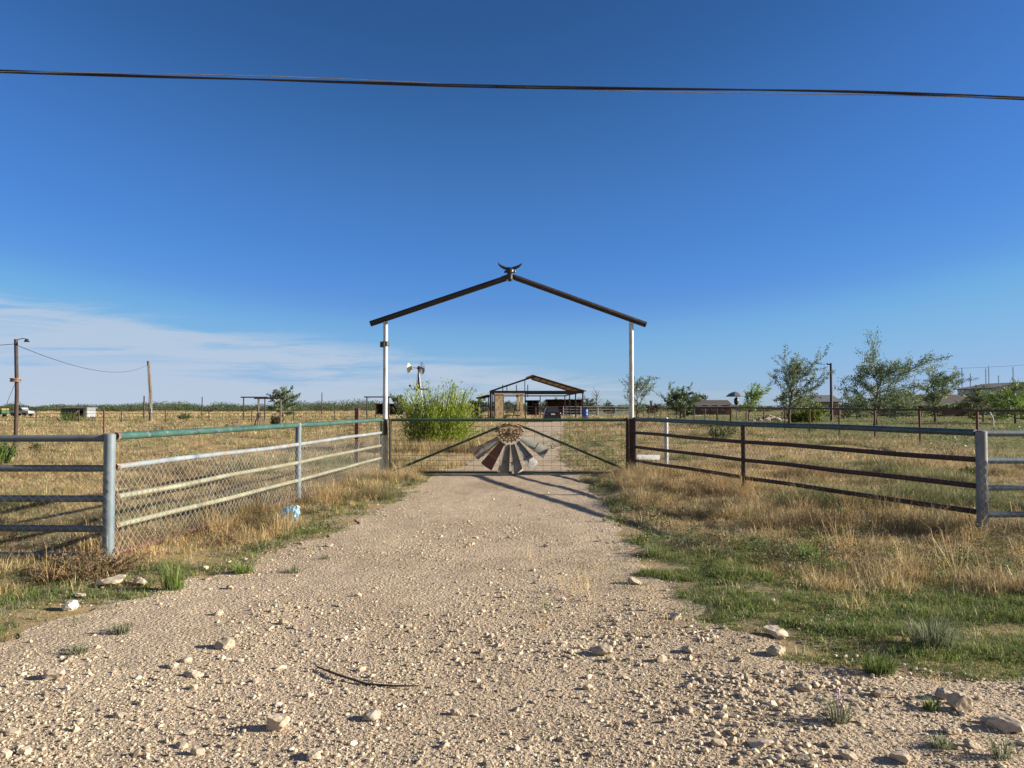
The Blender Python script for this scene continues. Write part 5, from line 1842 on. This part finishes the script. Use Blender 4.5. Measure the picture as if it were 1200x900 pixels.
OTHERS = [(217, 776, 11), (203, 783, 11), (213, 877, 13), (231, 886, 14), (93, 703, 10), (256, 721, 9), (333, 731, 10), (5, 890, 15), (15, 861, 12), (28, 887, 12), (688, 809, 12), (535, 838, 13), (605, 834, 9), (716, 776, 12), (697, 763, 9), (775, 778, 13), (806, 768, 14), (942, 811, 14), (804, 838, 13), (842, 875, 14), (1031, 818, 15), (1115, 863, 17), (994, 891, 15), (942, 897, 15), (1056, 895, 18), (1160, 850, 14), (757, 716, 8), (590, 700, 7), (478, 735, 8), (640, 640, 6), (420, 700, 8), (140, 842, 12), (300, 800, 9), (520, 880, 11), (660, 870, 10), (742, 850, 11), (870, 820, 10), (1010, 850, 10), (385, 640, 8), (1140, 880, 13), (270, 690, 9), (240, 668, 8)]
for k, (px, py, wpx) in enumerate(OTHERS):
    stone(px, py, wpx, 'small broken limestone lying loose among the pale gravel', .62, 100 + k, group='small loose stones')

# ------------------------------------------------------------------ plants and litter close by
x, y = G(100, 676)
shrub('dead_weed_mound', 'low brown mound of dead weeds at the foot of the left blue-grey corner post', x, y, .95, .2, (.19, .135, .075), 170, 46, .024, 60, 'weeds', .3, stemmat=M_twig)


def tuft_thing(px, py, wpx, hpx, label, pal, n=120, seed=0, name='grass_tuft', cat='grass tuft', lean=.5, flower=None):
    x, y = G(px, py)
    s_ = math.hypot(x, y) / FPX
    wd = wpx * s_; h = hpx * s_ * 1.3
    rg = np.random.default_rng(seed + 900)
    a = rg.uniform(0, 6.28, n); r = np.sqrt(rg.random(n)) * wd * .3
    rx_, ry_ = x + np.cos(a) * r, y + np.sin(a) * r * .8
    z = gz(rx_, ry_) - .005
    col = pick(pal, n, .2)
    V, l, t, C = blades(np.stack([rx_, ry_, z], 1), a + rg.normal(size=n) * .5, h * rg.uniform(.5, 1.1, n), np.full(n, .0055), np.clip(lean * rg.uniform(.3, 1.5, n), 0, 1.1), col)
    base = (x, y, gzs(x, y))
    o_ = link_mesh(name, V, l, M_grassblade, totals=t, col=C, loc=base)
    tag(o_, label, cat)
    if flower:
        mb = MB()
        for k in range(flower[0]):
            q_ = Vector((x + rg.normal() * wd * .2, y + rg.normal() * wd * .15, base[2] + h * rg.uniform(.55, .9)))
            mb.tube([Vector((x, y, base[2])), q_], .0015, 4, False)
            mb.lathe(q_, [(.002, -.002), (.006, .002), (.003, .006)], 6)
        mb.build('flowers', flower[1], o_)
    return o_


M_purple = paint('purple_petals', (.22, .12, .45), None, 0, .7)
tuft_thing(203, 692, 34, 30, 'upright bright green tuft at the gravel edge below the left fence', GREEN * 1.25, 170, 1, lean=.45)
tuft_thing(284, 671, 34, 16, 'low bright green tuft on the gravel, right of the upright one', GREEN * 1.25, 150, 2, lean=.6)
tuft_thing(343, 670, 28, 9, 'small dull green tuft on the left of the drive below the blue bag', SAGE, 90, 3, lean=.8)
tuft_thing(90, 766, 34, 10, 'flat grey green weed on the gravel at the far left', SAGE, 120, 4, lean=.95)
tuft_thing(142, 742, 30, 14, 'grey green tuft left of the big rounded stone', SAGE, 120, 5, lean=.8)
tuft_thing(983, 850, 34, 32, 'straggly weed with purple flowers on the lower right gravel', SAGE * .85, 70, 6, 'weed', 'weed', .75, (3, M_purple))
tuft_thing(1091, 835, 24, 14, 'small green tuft left of the round grey stone', GREEN * 1.1, 90, 7, lean=.6)
tuft_thing(1104, 880, 34, 14, 'olive tuft on the gravel near the lower right corner', SAGE, 100, 8, lean=.8)
tuft_thing(1174, 893, 28, 26, 'sparse upright weed in the lower right corner', SAGE, 50, 9, 'weed', 'weed', .6)
tuft_thing(1093, 762, 60, 34, 'large grey green clump at the edge of the green grass on the right', np.concatenate([SAGE, SAGE * 1.15]), 320, 10, 'grass_clump', 'grass clump', .75)
tuft_thing(1030, 790, 50, 22, 'dark green clump at the lower edge of the green grass', GREEN * .8, 220, 11, 'grass_clump', 'grass clump', .7)
tuft_thing(770, 652, 40, 20, 'broad leaved green weed where drive meets right grass', GREEN * .9, 110, 12, 'weed', 'weed', .9)
tuft_thing(947, 658, 28, 24, 'rounded lime green tuft in front of the right angled fence', GREEN * 1.35, 180, 13, lean=.5)
tuft_thing(380, 655, 18, 7, 'thin dull sprig flat on the drive near its left edge', SAGE, 50, 14, 'weed', 'weed', .9)

# stick
sp_ = [G(372, 783), G(395, 794), G(430, 803), G(462, 807), G(491, 809)]
pts = [Vector((x, y, gzs(x, y) + .02 + .01 * math.sin(i * 2))) for i, (x, y) in enumerate(sp_)]
stick = MB().tube(pts, [.005, .0075, .007, .006, .003], 7).tube([pts[0], pts[0] + Vector((-.03, .03, .015))], [.005, .003], 5).tube([pts[2], pts[2] + Vector((.04, .05, .03))], [.004, .002], 5).build('stick', M_twig, None, True, loc=pts[2])
tag(stick, 'dark curved stick lying across the drive', 'stick')


# crumpled plastic bag in the grass
def bag():
    x, y = G(341, 616)
    y -= .1
    rg = np.random.default_rng(8)
    # pillowed sheet of film gathered into creases
    n_u, n_v = 34, 20
    vs = []; fs = []
    for j in range(n_v + 1):
        ph = math.pi * (j / n_v - .5)
        for i in range(n_u):
            th = 2 * math.pi * i / n_u
            cx_, cy_, cz_ = math.cos(ph) * math.cos(th), math.cos(ph) * math.sin(th), math.sin(ph)
            sq = (abs(cx_) ** 3 + abs(cy_) ** 3 + abs(cz_) ** 3) ** (-1 / 3) * .92
            cr = .20 * abs(float(vn(th * 2.2 + 3, ph * 2.6))) + .16 * abs(float(vn(th * 4.2 + 1, ph * 4 + 9)))
            k_ = sq * (1 - cr)
            vs.append((x + cx_ * k_ * .165 + cz_ * .03, y + cy_ * k_ * .09, gzs(x, y) + .14 + cz_ * k_ * .15 + .03 * cx_))
    for j in range(n_v):
        for i in range(n_u):
            a, b_ = j * n_u + i, j * n_u + (i + 1) % n_u
            fs.append((a, b_, b_ + n_u, a + n_u))
    o_ = link_mesh('plastic_bag', vs, fs, M_bluewhite, loc=(x, y, gzs(x, y)))
    tag(o_, 'crumpled blue and white plastic bag lying in grass below the left fence', 'plastic bag')


bag()
